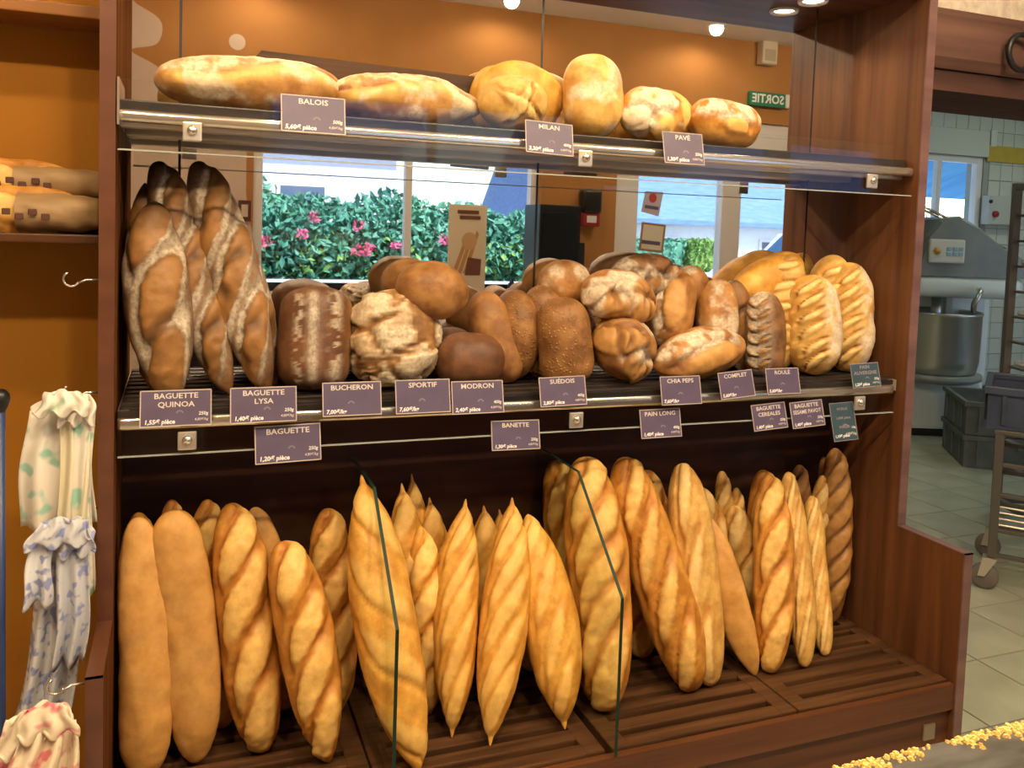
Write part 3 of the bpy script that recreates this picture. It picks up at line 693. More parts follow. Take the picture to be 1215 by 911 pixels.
# --- loaves on the middle shelf
GM, GU = 'loaves on the middle shelf', 'loaves on the upper shelf'
def loaf(lbl, mtl, p0, p1, w, y0, y1=None, fix=None, name='loaf', grp=GM, **kw):
    bread(name, lbl, grp, mtl, at(*p0, Y=y0), at(*p1, Y=y0 if y1 is None else y1), w, fix=fix, **kw)
def lump_(lbl, mtl, cx, cy, w, hp, y, ang=0, **kw):
    a = math.radians(ang); dx, dy = math.cos(a)*w/2, math.sin(a)*w/2
    loaf(lbl, mtl, (cx-dx, cy-dy), (cx+dx, cy+dy), hp, y, **kw)
QN = dict(name='baguette', style='quinoa', phi=30)
loaf('dark baguette half hidden behind the left post on the middle shelf', 'brown', (152, 455), (146, 203), 48, -.10, -.035, fix=ZM, seed=101, n=5, ends=('taper', 'taper'), **QN)
loaf('brown floury baguette leaning to the right, second on the middle shelf', 'brown', (274, 468), (182, 192), 56, -.15, -.045, fix=ZM, seed=103, n=6, ends=('taper', 'round'), **QN)
loaf('brown floury baguette leaning to the right, third on the middle shelf', 'brown', (322, 462), (231, 188), 60, -.15, -.05, fix=ZM, seed=104, n=6, ends=('taper', 'round'), **QN)
loaf('dark baguette edge behind the third floury baguette', 'brown', (330, 440), (252, 200), 44, -.07, -.03, fix=ZM, seed=105, n=6, ends=('taper', 'taper'), **QN)
loaf('broad brown baguette with two large ochre cuts, front left on the middle shelf', 'brown', (192, 470), (170, 230), 76, -.195, -.12, fix=ZM, seed=102, n=3, lq=.036, lp=.10, name='baguette', style='quinoa', phi=24, v_alt=.04, ends=('taper', 'taper'))
loaf('upright reddish brown tin loaf with white flour stripes', 'dark', (375, 458), (373, 335), 85, -.14, -.10, fix=ZM, seed=110, style='stripe', ends=('blunt', 'blunt'), h=.8, roll=-8)
loaf('big rustic loaf with cracked floury crust', 'rustic', (468, 466), (466, 349), 106, -.15, -.10, fix=ZM, seed=111, style='crackle', ends=('round', 'round'), h=.8)
lump_('dark round loaf hidden under the stacked tan rolls', 'dark', 537, 398, 66, 62, -.06, fix=ZM, seed=116, style='plain', ends=('ellipse', 'ellipse'))
lump_('tan round loaf stacked behind the top bun', 'tan', 483, 334, 62, 56, -.07, -10, seed=112, style='plain', ends=('ellipse', 'ellipse'), h=.9)
lump_('large smooth tan bun stacked on top beside the rustic loaf', 'tan', 512, 345, 86, 70, -.14, 14, seed=113, style='plain', ends=('ellipse', 'ellipse'), h=.9)
lump_('smooth dark brown loaf lying in front of the tan buns', 'dark', 557, 420, 80, 64, -.16, 4, fix=ZM, seed=114, style='plain', ends=('round', 'round'))
loaf('smooth tan oval loaf slanting beside the dark brown one', 'tan', (608, 449), (568, 342), 52, -.13, -.07, fix=ZM, seed=115, style='plain', ends=('round', 'round'))
lump_('seeded loaf tip at the back behind the slanting oval loaf', 'seed', 606, 390, 50, 105, -.045, fix=ZM, seed=117, style='plain', ends=('ellipse', 'ellipse'), h=.7)
loaf('upright seeded loaf half hidden behind the front seeded loaf', 'seed', (652, 445), (643, 334), 54, -.09, -.06, fix=ZM, seed=118, style='plain', ends=('blunt', 'round'))
loaf('upright brown seeded tin loaf with a domed top, in front', 'seed', (672, 452), (667, 349), 66, -.165, -.15, fix=ZM, seed=119, style='plain', ends=('blunt', 'round'))
lump_('floury round loaf at the back under the black till', 'country', 669, 338, 62, 60, -.05, seed=120, style='dust', ends=('ellipse', 'ellipse'), h=.8)
lump_('dark floury loaf on top of the country loaf pile', 'brown', 763, 326, 78, 54, -.06, -6, seed=124, style='wrinkle', n=3, ends=('ellipse', 'ellipse'))
lump_('country loaf with torn cuts lying high in the pile', 'country', 733, 353, 88, 64, -.14, 14, seed=121, style='wrinkle', n=5, ends=('ellipse', 'ellipse'))
lump_('round country loaf with torn cuts at the foot of the pile', 'country', 739, 418, 74, 74, -.16, 30, fix=ZM, seed=122, style='wrinkle', n=4, ends=('ellipse', 'ellipse'))
lump_('reddish loaf end peeping out at the back of the pile', 'country', 818, 340, 40, 50, -.045, seed=128, style='dust', ends=('ellipse', 'ellipse'))
loaf('country loaf with a floury rim leaning on the pile, left of two', 'country', (788, 412), (808, 322), 52, -.13, -.08, seed=125, style='split', n=1, phi=4, lp=.07, lq=.03, ends=('round', 'round'))
loaf('country loaf with a floury rim leaning on the pile, right of two', 'country', (850, 412), (852, 332), 50, -.12, -.08, seed=126, style='dust', ends=('round', 'round'))
loaf('oval loaf split lengthwise with a floury upper half', 'country', (774, 431), (884, 404), 60, -.18, fix=ZM, seed=127, style='split', n=1, phi=-3, lp=.085, lq=.026, ends=('taper', 'taper'), roll=-14)
loaf('slim brown loaf squeezed behind the herringbone loaf', 'brown', (884, 444), (868, 336), 36, -.08, -.06, fix=ZM, seed=129, style='split', n=1, ends=('round', 'round'))
loaf('dark loaf with a floury herringbone edge', 'brown', (908, 445), (906, 345), 46, -.15, -.13, fix=ZM, seed=130, style='herring', n=6, phi=50, lp=.018, lq=.006, ends=('blunt', 'round'), roll=28)
loaf('smooth yellow loaf lying at the back beside the ribbed loaves', 'honey', (868, 352), (950, 312), 52, -.05, seed=131, style='plain', ends=('taper', 'round'))
loaf('pale ribbed loaf behind the spiky one, left of the right group', 'pale', (915, 440), (937, 301), 56, -.10, -.06, fix=ZM, seed=132, style='slash', n=5, phi=60, lp=.035, lq=.010, ends=('round', 'round'))
loaf('pale ribbed loaf at the back against the right mirror strip', 'pale', (975, 435), (983, 300), 56, -.07, -.045, fix=ZM, seed=134, style='slash', n=5, phi=60, lp=.035, lq=.010, ends=('round', 'round'))
loaf('pale loaf with spiky torn crust and floury edge', 'pale', (965, 449), (962, 330), 66, -.165, -.12, fix=ZM, seed=133, style='slash', n=6, phi=52, lp=.036, lq=.0085, ends=('round', 'round'), lump=.055, flour_side=1.0)
loaf('pale spiky loaf with ribbed top nearest the right panel', 'pale', (1018, 449), (1014, 320), 56, -.14, -.10, fix=ZM, seed=135, style='slash', n=6, phi=52, lp=.036, lq=.0085, ends=('round', 'round'), lump=.055, flour_side=1.0)

# --- loaves on the upper shelf
ZU = 1.566
loaf('long floury loaf lying at the left end of the upper shelf', 'balois', (182, 99), (405, 116), 62, -.13, fix=ZU, name='long_loaf', grp=GU, seed=201, style='balois', ends=('round', 'round'), up=.6, h=.9, lump=.05)
loaf('long floury loaf lying second on the upper shelf', 'balois', (392, 112), (574, 131), 58, -.13, fix=ZU, name='long_loaf', grp=GU, seed=202, style='balois', ends=('round', 'taper'), up=.6, h=.9, lump=.06)
loaf('floury loaf end behind the two long loaves', 'balois', (300, 92), (480, 105), 50, -.05, fix=ZU, name='long_loaf', grp=GU, seed=203, style='dust', ends=('round', 'taper'), up=.6, lump=.05)
lump_('smooth round loaf edge at the back of the upper shelf', 'honey', 588, 100, 62, 84, -.04, fix=ZU, grp=GU, seed=204, style='plain', ends=('ellipse', 'ellipse'), h=.5)
lump_('large smooth round yellow loaf leaning on the mirror', 'honey', 617, 97, 104, 88, -.085, 8, fix=ZU, grp=GU, seed=205, style='plain', ends=('ellipse', 'ellipse'), h=.45)
lump_('round pale loaf with cross cuts in front of the big yellow one', 'pale', 608, 122, 82, 66, -.17, 5, fix=ZU, grp=GU, seed=206, style='cross', n=1, lp=.05, lq=.012, phi=35, ends=('ellipse', 'ellipse'))
loaf('tall upright pale loaf in the middle of the upper shelf', 'pale', (701, 163), (704, 64), 72, -.15, -.13, fix=ZU, grp=GU, seed=207, style='dust', ends=('round', 'round'))
lump_('small round loaf at the back beside the tall upright loaf', 'honey', 754, 118, 40, 50, -.05, fix=ZU, grp=GU, seed=208, style='plain', ends=('ellipse', 'ellipse'))
lump_('smooth round pale loaf behind the torn golden one', 'pale', 784, 126, 84, 66, -.09, 15, fix=ZU, grp=GU, seed=209, style='plain', ends=('ellipse', 'ellipse'), h=.6)
lump_('torn golden round loaf with open cracks on the upper shelf', 'gold', 775, 137, 80, 64, -.165, 10, fix=ZU, grp=GU, seed=210, style='wrinkle', n=3, lump=.06, ends=('ellipse', 'ellipse'))
lump_('golden square loaf with a ridge at the right end of the upper shelf', 'gold', 858, 150, 80, 56, -.15, 8, fix=ZU, grp=GU, seed=211, style='split', n=1, phi=8, lq=.016, lump=.05, ends=('round', 'round'))

bt0, bt1 = at(303, 60, Y=-.02), at(566, 92, Y=-.02)
tag(MB().prism([(bt0[0], ZU+.001), (bt0[0]-.004, bt0[2]-.02), (bt0[0]+.012, bt0[2]), (bt1[0]-.01, bt1[2]), (bt1[0], bt1[2]-.015), (bt1[0], ZU+.001)], 'Y', -.03, -.006).build('wooden_board', wood('dark worn board', (.025, .011, .006), (.085, .040, .016), rough=.5, sx=(2, 20, 60))), 'dark wooden board standing behind the long floury loaves', 'board')

# ------------------------------------------------------------------ price tags
def price_tag(px, py, wpx, hpx, lines, price, weight, label, y=-.266, teal=False, lean=-14, skew=0.0, turn=0.0, tsize=None, name='price_tag'):
    c = at(px, py, Y=y); k = depth(c)/FPX; w, h = wpx*k*1.06, hpx*k*1.02
    R_ = Matrix.Translation(Vector(c)) @ Matrix.Rotation(turn, 4, 'Z') @ Matrix.Rotation(math.radians(90+lean), 4, 'X') @ Matrix.Rotation(math.radians(skew), 4, 'Z')
    grp = 'teal price tags' if teal else 'plum price tags'
    root = bpy.data.objects.new(name, MB().bbox(-w/2, w/2, -h/2, h/2, -.0012, .0, .0004).mesh('card')); COL.objects.link(root)
    root.data.materials.append(M['tag_teal' if teal else 'tag']); root.matrix_world = R_
    tag(root, label, 'price tag', grp)
    b = .0016*w/.1
    bd = MB()
    for q in ((-w/2, w/2, -h/2, -h/2+b), (-w/2, w/2, h/2-b, h/2), (-w/2, -w/2+b, -h/2, h/2), (w/2-b, w/2, -h/2, h/2)):
        bd.box(q[0], q[1], q[2], q[3], 0, .0006)
    def part(nm, me, mt, loc, sxy=(1, 1)):
        o = bpy.data.objects.new(nm, me); COL.objects.link(o); o.parent = root; o.location = loc; o.scale = (*sxy, 1)
        if not me.materials: me.materials.append(mt)
        elif me.materials[0] != mt:
            o.data = me.copy(); o.data.materials[0] = mt
        return o
    part('border', bd.mesh('border'), M['tag_border'] if not teal else M['tag_grey'], (0, 0, 0))
    ts = tsize or h*.205
    for i, s in enumerate(lines):
        me = text_mesh(s, 1.0, .018)
        tw = 2*max(v.co.x for v in me.vertices)*ts; f = min(1.15, (w*.86)/max(tw, 1e-6))
        part('title', me, M['tag_cream' if not teal else 'tag_grey'], (0, h*(.33-.235*i), .0007), (ts*f, ts))
    pm = text_mesh(price, 1.0, .035, 'LEFT', .12); pwid = max(v.co.x for v in pm.vertices)
    pk = min(h*.165, w*.60/pwid)
    part('price', pm, M['tag_white'], (-w*.44, -h*.37, .0007), (pk, pk))
    if weight:
        part('weight', text_mesh(weight, 1.0, .02, 'RIGHT', .12), M['tag_white'], (w*.45, -h*.17, .0007), (min(h*.13, w*.09), min(h*.13, w*.09)))
        part('unit_price', text_mesh('4,80€/kg', 1.0, .01, 'RIGHT', .12), M['tag_cream'], (w*.45, -h*.33, .0007), (h*.10, h*.10))
    ic = MB()
    for k_ in range(5):
        a = math.radians(25+32*k_)
        r0, r1 = h*.055, h*.10
        ic.prism([(r0*math.cos(a), r0*math.sin(a)), (r1*math.cos(a-.2), r1*math.sin(a-.2)), (r1*math.cos(a+.2), r1*math.sin(a+.2))], 'Z', 0, .0006)
    part('croissant_icon', ic.mesh('icon'), M['tag_grey'], (w*.05 if weight else -w*.02, -h*.16, 0))
    return root
Y1, Y2 = -.268, -.262
price_tag(372, 136, 71, 45, ['BALOIS'], '5,60€ pièce', '500g', 'plum price tag reading BALOIS in front of the long floury loaves', Y1)
price_tag(652, 164, 58, 39, ['MILAN'], '3,30€ pièce', '400g', 'plum price tag reading MILAN on the upper shelf', Y1, skew=-2)
price_tag(811, 176, 52, 38, ['PAVÉ'], '1,30€ pièce', '250g', 'plum price tag reading PAVÉ on the upper shelf', Y1)
price_tag(209, 484, 75, 42, ['BAGUETTE', 'QUINOA'], '1,55€ pièce', '250g', 'plum price tag reading BAGUETTE QUINOA', Y2)
price_tag(313, 480, 72, 41, ['BAGUETTE', 'LYSA'], '1,40€ pièce', '250g', 'plum price tag reading BAGUETTE LYSA', Y2)
price_tag(418, 473, 66, 39, ['BUCHERON'], '7,00€/kg', None, 'plum price tag reading BUCHERON under the cracked rustic loaf', Y2)
price_tag(502, 470, 63, 39, ['SPORTIF'], '7,60€/kg', None, 'plum price tag reading SPORTIF between two other tags', Y2)
price_tag(567, 471, 61, 38, ['MODRON'], '2,40€ pièce', '400g', 'plum price tag reading MODRON under the dark brown loaf', Y2)
price_tag(668, 464, 57, 34, ['SUÉDOIS'], '2,80€ pièce', '400g', 'plum price tag reading SUÉDOIS under the seeded loaves', Y2, skew=1)
price_tag(808, 463, 52, 33, ['CHIA PEPS'], '7,60€/kg', None, 'plum price tag reading CHIA PEPS under the split oval loaf', Y2)
price_tag(874, 456, 46, 31, ['COMPLET'], '5,60€/kg', None, 'plum price tag reading COMPLET', Y2, skew=4)
price_tag(929, 452, 45, 30, ['ROULÉ'], '5,60€/kg', None, 'plum price tag reading ROULÉ under the herringbone loaf', Y2)
price_tag(1027, 445, 40, 28, ['PAIN', 'AUVERGNE'], '1,20€ pièce', '250g', 'dark teal price tag at the right end of the middle shelf', Y2, teal=True, skew=2)
price_tag(342, 526, 72, 43, ['BAGUETTE'], '1,20€ pièce', '250g', 'plum price tag reading only BAGUETTE on the lower row', Y2, skew=1)
price_tag(612, 516, 58, 34, ['BANETTE'], '1,30€ pièce', '250g', 'plum price tag reading BANETTE on the lower row', Y2, skew=-1)
price_tag(784, 502, 52, 33, ['PAIN LONG'], '1,40€ pièce', '400g', 'plum price tag reading PAIN LONG on the lower row', Y2)
price_tag(913, 494, 46, 30, ['BAGUETTE', 'CEREALES'], '1,40€ pièce', '250g', 'plum price tag reading BAGUETTE CEREALES on the lower row', Y2, skew=3)
price_tag(958, 491, 45, 30, ['BAGUETTE', 'SESAME PAVOT'], '1,40€ pièce', '250g', 'plum price tag reading BAGUETTE SESAME PAVOT', Y2-.004, skew=3)
rt = price_tag(1001, 500, 34, 44, ['FICELLE', '1,00€ pièce', 'FICELLE'], '1,10€ pièce', '120g', 'tall dark teal price tag hanging under the right end of the shelf', Y2, teal=True, tsize=.0085, skew=2)

# ------------------------------------------------------------------ left: wall shelves, bread in bags, hanging carrier bags
ls = MB().bbox(-1.6, -T-.004, -.11, .028, 1.728, 1.752, .003).build('wall_shelf', wood('orange brown shelf', (.20, .075, .02), (.32, .13, .03), sx=(1.6, 20, 20)))
tag(ls, 'plain brown wall shelf above the bagged bread', 'shelf', 'wall shelves at the left')
ls2 = MB().bbox(-1.6, -T-.004, -.17, .028, 1.295, 1.312, .003).build('wall_shelf', wood('dark shelf', (.07, .025, .009), (.11, .042, .014), sx=(1.6, 20, 20)))
tag(ls2, 'plain brown wall shelf carrying the bagged bread', 'shelf', 'wall shelves at the left')
kraft = noise_mat('kraft paper', (.30, .18, .075), (.40, .25, .11), scale=(14, 40, 40), rough=.6, bump=.25)
ink = mat('brown print', (.10, .035, .02), .7)
def paper_bag(x0, x1, y, z, r, label, seed, loaf_label):
    rng = random.Random(seed); e = empty('bread_bag', ((x0+x1)/2, y, z), label, 'bread bag', 'bagged bread on the wall shelf')
    n, mm = 26, 28; vs = []; fs = []
    for i in range(n+1):
        u = i/n; x = x1+(x0-x1)*u
        rr = r*(.78+.22*math.sin(min(1, u*3)*math.pi/2)); sq = .55 if u < .1 else .75
        for k in range(mm):
            a = 2*math.pi*k/mm; cr = 1+.02*math.sin(a*3+u*9+seed)+.015*math.sin(u*23+a*5)
            cc, ss = math.cos(a), math.sin(a)
            vs.append((x, y+rr*1.15*cr*math.copysign(abs(cc)**sq, cc), z+r*.62+rr*.60*cr*math.copysign(abs(ss)**sq, ss)+.001*math.sin(u*14)))
    for i in range(n):
        for k in range(mm): fs.append((i*mm+k, i*mm+(k+1) % mm, (i+1)*mm+(k+1) % mm, (i+1)*mm+k))
    fs.append(tuple(range(mm)))
    MB().add(vs, fs).build('bag', kraft, e, True)
    pr = MB()
    for q in range(7):
        xx = x1-.09-.022*q+rng.uniform(-.003, .003)
        pr.bbox(xx-.007, xx+.007, y-r*1.235, y-r*1.20, z+r*.40+.008*(q % 2), z+r*.40+.012+.008*(q % 2), .002)
    pr.build('print', ink, e)
    me = loaf_mesh('bread_end', .26, r*1.75, r*1.15, ends=('round', 'round'), style='slash', seed=seed, n=3)
    o = link('bread_end', me, BM['gold'], None, Matrix.Translation((x0-.02, y, z+r*.62)) @ Matrix.Rotation(math.radians(70), 4, 'X')); adopt(o, e)
    return e
paper_bag(-.19, -T-.012, -.035, 1.313+.062, .055, 'kraft paper bag of bread lying uppermost on the wall shelf', 3, '')
paper_bag(-.175, -T-.008, -.10, 1.3125, .062, 'kraft paper bag of bread with brown print lying in front on the wall shelf', 5, '')

def sheet(root_pt, wtop, wbot, length, mt, par, seed, lean=0.0, out=0.0, folds=3, amp=.010, nm='bag', flare=1.0, yoff=0.0):
    rng = random.Random(seed); nu, nv = 26, 18; vs = []; ph = rng.uniform(0, 6)
    for j in range(nv+1):
        v = j/nv; wd = wtop+(wbot-wtop)*v**flare
        for i in range(nu+1):
            u = i/nu-.5
            fold = amp*(.4+.8*v)*math.sin(u*folds*2*math.pi+ph+v*1.3)+.35*amp*math.sin(u*folds*5+ph*2+v*4)
            vs.append((root_pt[0]+lean*v+u*wd+.004*math.sin(v*7+ph), root_pt[1]+yoff+fold-out*math.sin(v*math.pi*.6), root_pt[2]-length*v+.006*math.sin(u*folds*6+ph)*(v > .9)-.02*(abs(u)*2)**2*(v < .08)))
    fs = [(j*(nu+1)+i, j*(nu+1)+i+1, (j+1)*(nu+1)+i+1, (j+1)*(nu+1)+i) for j in range(nv) for i in range(nu)]
    o = MB().add(vs, fs).build(nm, mt, par, True)
    md = o.modifiers.new('thick', 'SOLIDIFY'); md.thickness = .0012
    return o
def bag_mat(name, c1, c2, c3, scale, lo=.52, hi=.60):
    Mt = noise_mat(name, c1, c2, scale=(9, 9, 4), rough=.45, spec=.4)
    nt = Mt.node_tree; N = nt.nodes; b = N['Principled BSDF']
    src = b.inputs['Base Color'].links[0].from_socket
    tc = N.new('ShaderNodeTexCoord'); nz = N.new('ShaderNodeTexNoise'); nz.inputs['Scale'].default_value = scale; nz.inputs['Detail'].default_value = 1
    rp = N.new('ShaderNodeValToRGB'); rp.color_ramp.elements[0].position = lo; rp.color_ramp.elements[1].position = hi
    mx = N.new('ShaderNodeMix'); mx.data_type = 'RGBA'; mx.inputs['B'].default_value = (*c3, 1)
    nt.links.new(tc.outputs['Object'], nz.inputs['Vector']); nt.links.new(nz.outputs['Fac'], rp.inputs[0]); nt.links.new(rp.outputs[0], mx.inputs['Factor'])
    nt.links.new(src, mx.inputs['A']); nt.links.new(mx.outputs['Result'], b.inputs['Base Color'])
    b.inputs['Transmission Weight'].default_value = 0.0
    return Mt
bg1 = bag_mat('white bag film', (.66, .58, .46), (.80, .74, .62), (.34, .56, .42), 34, .55, .66)
bg1b = noise_mat('cream handle film', (.70, .62, .42), (.82, .76, .56), scale=(40, 40, 3), rough=.45)
bg2 = bag_mat('blue print film', (.52, .53, .56), (.70, .70, .70), (.26, .29, .50), 60, .55, .64)
bg3 = bag_mat('pink print film', (.74, .60, .42), (.84, .74, .56), (.62, .18, .20), 40, .55, .66)
hx = -T-.05
e = empty('carrier_bag_bundle', (hx, -.25, .62), 'bundle of white carrier bags with green print on the second hook', 'carrier bags', 'carrier bag bundles on the hooks')
sheet((hx-.012, -.25, 1.022), .105, .125, .24, bg1, e, 1, lean=-.006, out=.02, folds=2.2, amp=.012)
sheet((hx+.012, -.25, 1.030), .05, .045, .42, bg1b, e, 2, lean=-.004, out=.02, folds=2.0, yoff=-.018, nm='handle_strip', amp=.008)
sheet((hx+.022, -.25, 1.020), .04, .035, .36, bg1, e, 3, lean=.004, out=.01, folds=2.0, yoff=-.026, nm='handle_strip', amp=.006)
sheet((hx-.022, -.25, 1.018), .035, .055, .43, bg1b, e, 4, lean=-.012, out=.01, folds=2.0, yoff=.012, nm='handle_strip')
sheet((hx-.004, -.285, 1.040), .035, .090, .045, bg1, e, 5, out=.012, folds=2.7, amp=.006, nm='gathered_top', flare=.5)
sheet((hx+.02, -.275, 1.034), .03, .06, .06, bg1, e, 6, out=.010, folds=2.2, amp=.006, nm='gathered_top', flare=.5)
e = empty('carrier_bag_bundle', (hx, -.28, .46), 'bundle of white carrier bags with blue print on the third hook', 'carrier bags', 'carrier bag bundles on the hooks')
sheet((hx+.01, -.29, .800), .07, .09, .36, bg2, e, 11, lean=-.045, out=.02, folds=2.4, amp=.012)
sheet((hx+.022, -.30, .806), .055, .05, .25, bg2, e, 12, lean=-.012, out=.02, folds=2.0, yoff=-.014, nm='handle_strip')
sheet((hx-.028, -.29, .802), .035, .045, .13, bg2, e, 13, lean=-.012, out=.03, folds=1.4, yoff=-.022, nm='handle_strip')
sheet((hx-.006, -.325, .822), .035, .105, .050, bg2, e, 15, out=.014, folds=2.7, amp=.006, nm='gathered_top', flare=.5)
sheet((hx+.02, -.318, .818), .03, .06, .07, bg2, e, 16, out=.010, folds=2.2, amp=.006, nm='gathered_top', flare=.5)
hx2 = -T-.045
e = empty('carrier_bag_bundle', (hx2, -.47, .36), 'bundle of cream carrier bags with pink print on the lowest hook', 'carrier bags', 'carrier bag bundles on the hooks')
sheet((hx2-.02, -.47, .565), .07, .165, .22, bg3, e, 21, lean=-.03, out=.03, folds=2.6, amp=.012, flare=.7)
sheet((hx2+.012, -.48, .572), .04, .07, .22, bg3, e, 22, lean=.0, out=.03, folds=2.0, yoff=-.014, nm='handle_strip')
sheet((hx2-.01, -.48, .568), .05, .09, .12, bg3, e, 23, lean=-.02, out=.04, folds=2.2, yoff=-.024, nm='handle_strip')
sheet((hx2-.006, -.515, .588), .03, .095, .05, bg3, e, 25, out=.014, folds=2.7, amp=.006, nm='gathered_top', flare=.5)
sheet((hx2-.03, -.505, .575), .04, .08, .07, bg3, e, 26, lean=-.02, out=.012, folds=2.2, amp=.006, nm='gathered_top', flare=.5)
# pole with black cap
pp = at(2, 470, Y=-.32); e = empty('capped_pole', (pp[0], pp[1], 0), 'dark blue pole with a black cap at the left edge', 'pole')
MB().tube([(pp[0]-.004, pp[1], 0.0), (pp[0]-.004, pp[1], pp[2]-.01)], .0095, 14).build('shaft', mat('navy shaft', (.03, .05, .14), .35), e, True)
MB().lathe([(.0005, .012), (.010, .011), (.0155, .004), (.017, -.006), (.014, -.018), (.010, -.026)], (pp[0]-.004, pp[1], pp[2]), n=20).build('cap', M['black'], e, True)

# ------------------------------------------------------------------ counter in front, bottom right, with crumbs
ctop = noise_mat('grey stone', (.045, .043, .040), (.10, .096, .088), scale=(14, 60, 60), rough=.3)
ce = empty('shop_counter', (1.3, -1.62, 0), 'dark grey counter with a worn edge in the bottom right corner', 'counter')
MB().bbox(.15, 2.6, -1.80, -1.424, .872, .90, .004).build('counter_top', ctop, ce)
MB().box(.2, 2.6, -1.78, -1.45, 0, .871).build('counter_body', M['wood_h'], ce)
rng = random.Random(7); cr = MB()
for i in range(900):
    x = .60+.45*rng.random(); w_ = .5+.5*math.sin(x*40)+.35*math.sin(x*97+1)
    if rng.random() > .04+.8*max(0, w_): continue
    y = -1.4265-abs(rng.gauss(0, .0065))*(.4+max(0, w_)); s = rng.uniform(.0007, .0024)
    if y > -1.4262: continue
    a, b_ = rng.uniform(.6, 1.3), rng.uniform(.6, 1.3)
    vs = [(x+s*a*q[0]*rng.uniform(.7, 1.3), y+s*b_*q[1]*rng.uniform(.7, 1.3), .9002+s*.8*(q[2]+1)*rng.uniform(.8, 1.2)) for q in ((-1,-1,-1),(1,-1,-1),(1,1,-1),(-1,1,-1),(-.6,-.6,.5),(.7,-.5,.6),(.6,.7,.4),(-.7,.6,.5))]
    cr.add(vs, [(0,3,2,1),(4,5,6,7),(0,1,5,4),(1,2,6,5),(2,3,7,6),(3,0,4,7)])
tag(cr.build('bread_crumbs', noise_mat('crumb', (.72, .40, .08), (.85, .60, .22), scale=(300, 300, 300), rough=.7)), 'golden bread crumbs strewn along the counter edge', 'crumbs', kind='stuff')

# ------------------------------------------------------------------ shop front fittings, seen in the mirrors
def mir(px, py, Yv):
    """a point of the shop front that the mirror shows at this pixel"""
    p = at(px, py, Y=Yv); return np.array([p[0], -p[1], p[2]])
yw = FY+.001
ex = empty('exit_sign', (4.017, yw, 2.28), 'small green exit sign on the terracotta wall above the door', 'exit sign')
MB().bbox(3.865, 4.169, yw, yw+.035, 2.285, 2.385, .004).build('housing', mat('sign green', (.02, .20, .12), .4), ex)
o = link('lettering', text_mesh('SORTIE', .085, .002), mat('sign white', (.85, .9, .88), .5), None, Matrix.Translation((4.017, yw+.0362, 2.335)) @ Matrix.Rotation(math.pi, 4, 'Z') @ Matrix.Rotation(math.pi/2, 4, 'X')); adopt(o, ex)
MB().bbox(4.175, 4.215, yw, yw+.03, 2.29, 2.385, .004).build('end_cap', M['white'], ex)
al = empty('alarm_box', (3.99, yw, 2.57), 'cream alarm box high on the terracotta wall', 'alarm box')
MB().bbox(3.925, 4.055, yw, yw+.07, 2.575, 2.745, .012).build('case', mat('cream plastic', (.62, .55, .42), .5), al)
MB().bbox(3.945, 4.035, yw+.07, yw+.074, 2.60, 2.68, .002).build('grille', mat('grille', (.45, .39, .29), .6), al)
# poster standing on the sill
px0 = mir(533, 242, 3.12); px1 = mir(575, 336, 3.12)
po = empty('bread_poster', ((px0[0]+px1[0])/2, -3.12, px1[2]), 'upright cream poster with a basket of baguettes standing in the window', 'poster')
MB().bbox(px0[0], px1[0], -3.124, -3.116, WZ0+.012, px0[2], .001).build('board', mat('poster paper', (.74, .62, .44), .6), po)
pw_, ph_ = px1[0]-px0[0], px0[2]-WZ0; pcx = (px0[0]+px1[0])/2
def pshape(nm, pts, mt, k): MB().prism([(pcx+a*pw_, WZ0+b*ph_) for a, b in pts], 'Y', -3.1160, -3.1150+.0004*k).build(nm, mt, po)
pbrown, ptan = mat('poster brown', (.17, .06, .035), .6), mat('poster tan', (.50, .26, .10), .6)
for k in range(3): pshape('printed_bread', [(-.38+.14*k, .24), (-.27+.14*k, .24), (.02+.14*k, .62+.03*k), (-.04+.14*k, .66+.03*k)], ptan, k)
pshape('printed_basket', [(-.05, .22), (.36, .22), (.38, .40), (.02, .42)], pbrown, 4)
pshape('printed_bun', [(.05+.2*math.cos(a), .60+.10*math.sin(a)) for a in np.linspace(0, 6.283, 17)[:-1]], mat('poster bun', (.60, .36, .18), .6), 5)
for k, (a, b, z) in enumerate(((-.28, .28, .90), (-.22, .33, .84))): pshape('printed_heading', [(a, z), (b, z), (b, z+.04), (a, z+.04)], pbrown, 6)
# little black figure on the sill
q = mir(607, 338, 3.12); bt = empty('sill_bottle', (q[0], -3.12, WZ0+.011), 'small black bottle on the window sill', 'bottle')
MB().lathe([(.0005, 0), (.022, 0), (.024, .01), (.024, .06), (.012, .075), (.011, .095), (.0005, .096)], (q[0], -3.12, WZ0+.0115), n=16).build('body', M['black'], bt, True)
# tall black cabinet
q0 = mir(641, 242, 2.9); q1 = mir(687, 320, 2.9)
kb_ = empty('black_cabinet', ((q0[0]+q1[0])/2, -2.9, 0), 'tall black cabinet standing beside the shop window', 'cabinet')
MB().bbox(q0[0], q1[0], -3.15, -2.9, .0, q0[2], .006).build('case', M['black'], kb_)
MB().bbox(q1[0]+.002, q1[0]+.045, -3.10, -2.92, .0, mir(690, 288, 2.9)[2], .004).build('side_unit', M['black'], kb_)
MB().bbox(q0[0]+.02, q1[0]-.02, -2.899, -2.896, .3, q0[2]-.05, .001).build('door', mat('black gloss', (.01, .01, .01), .2), kb_)
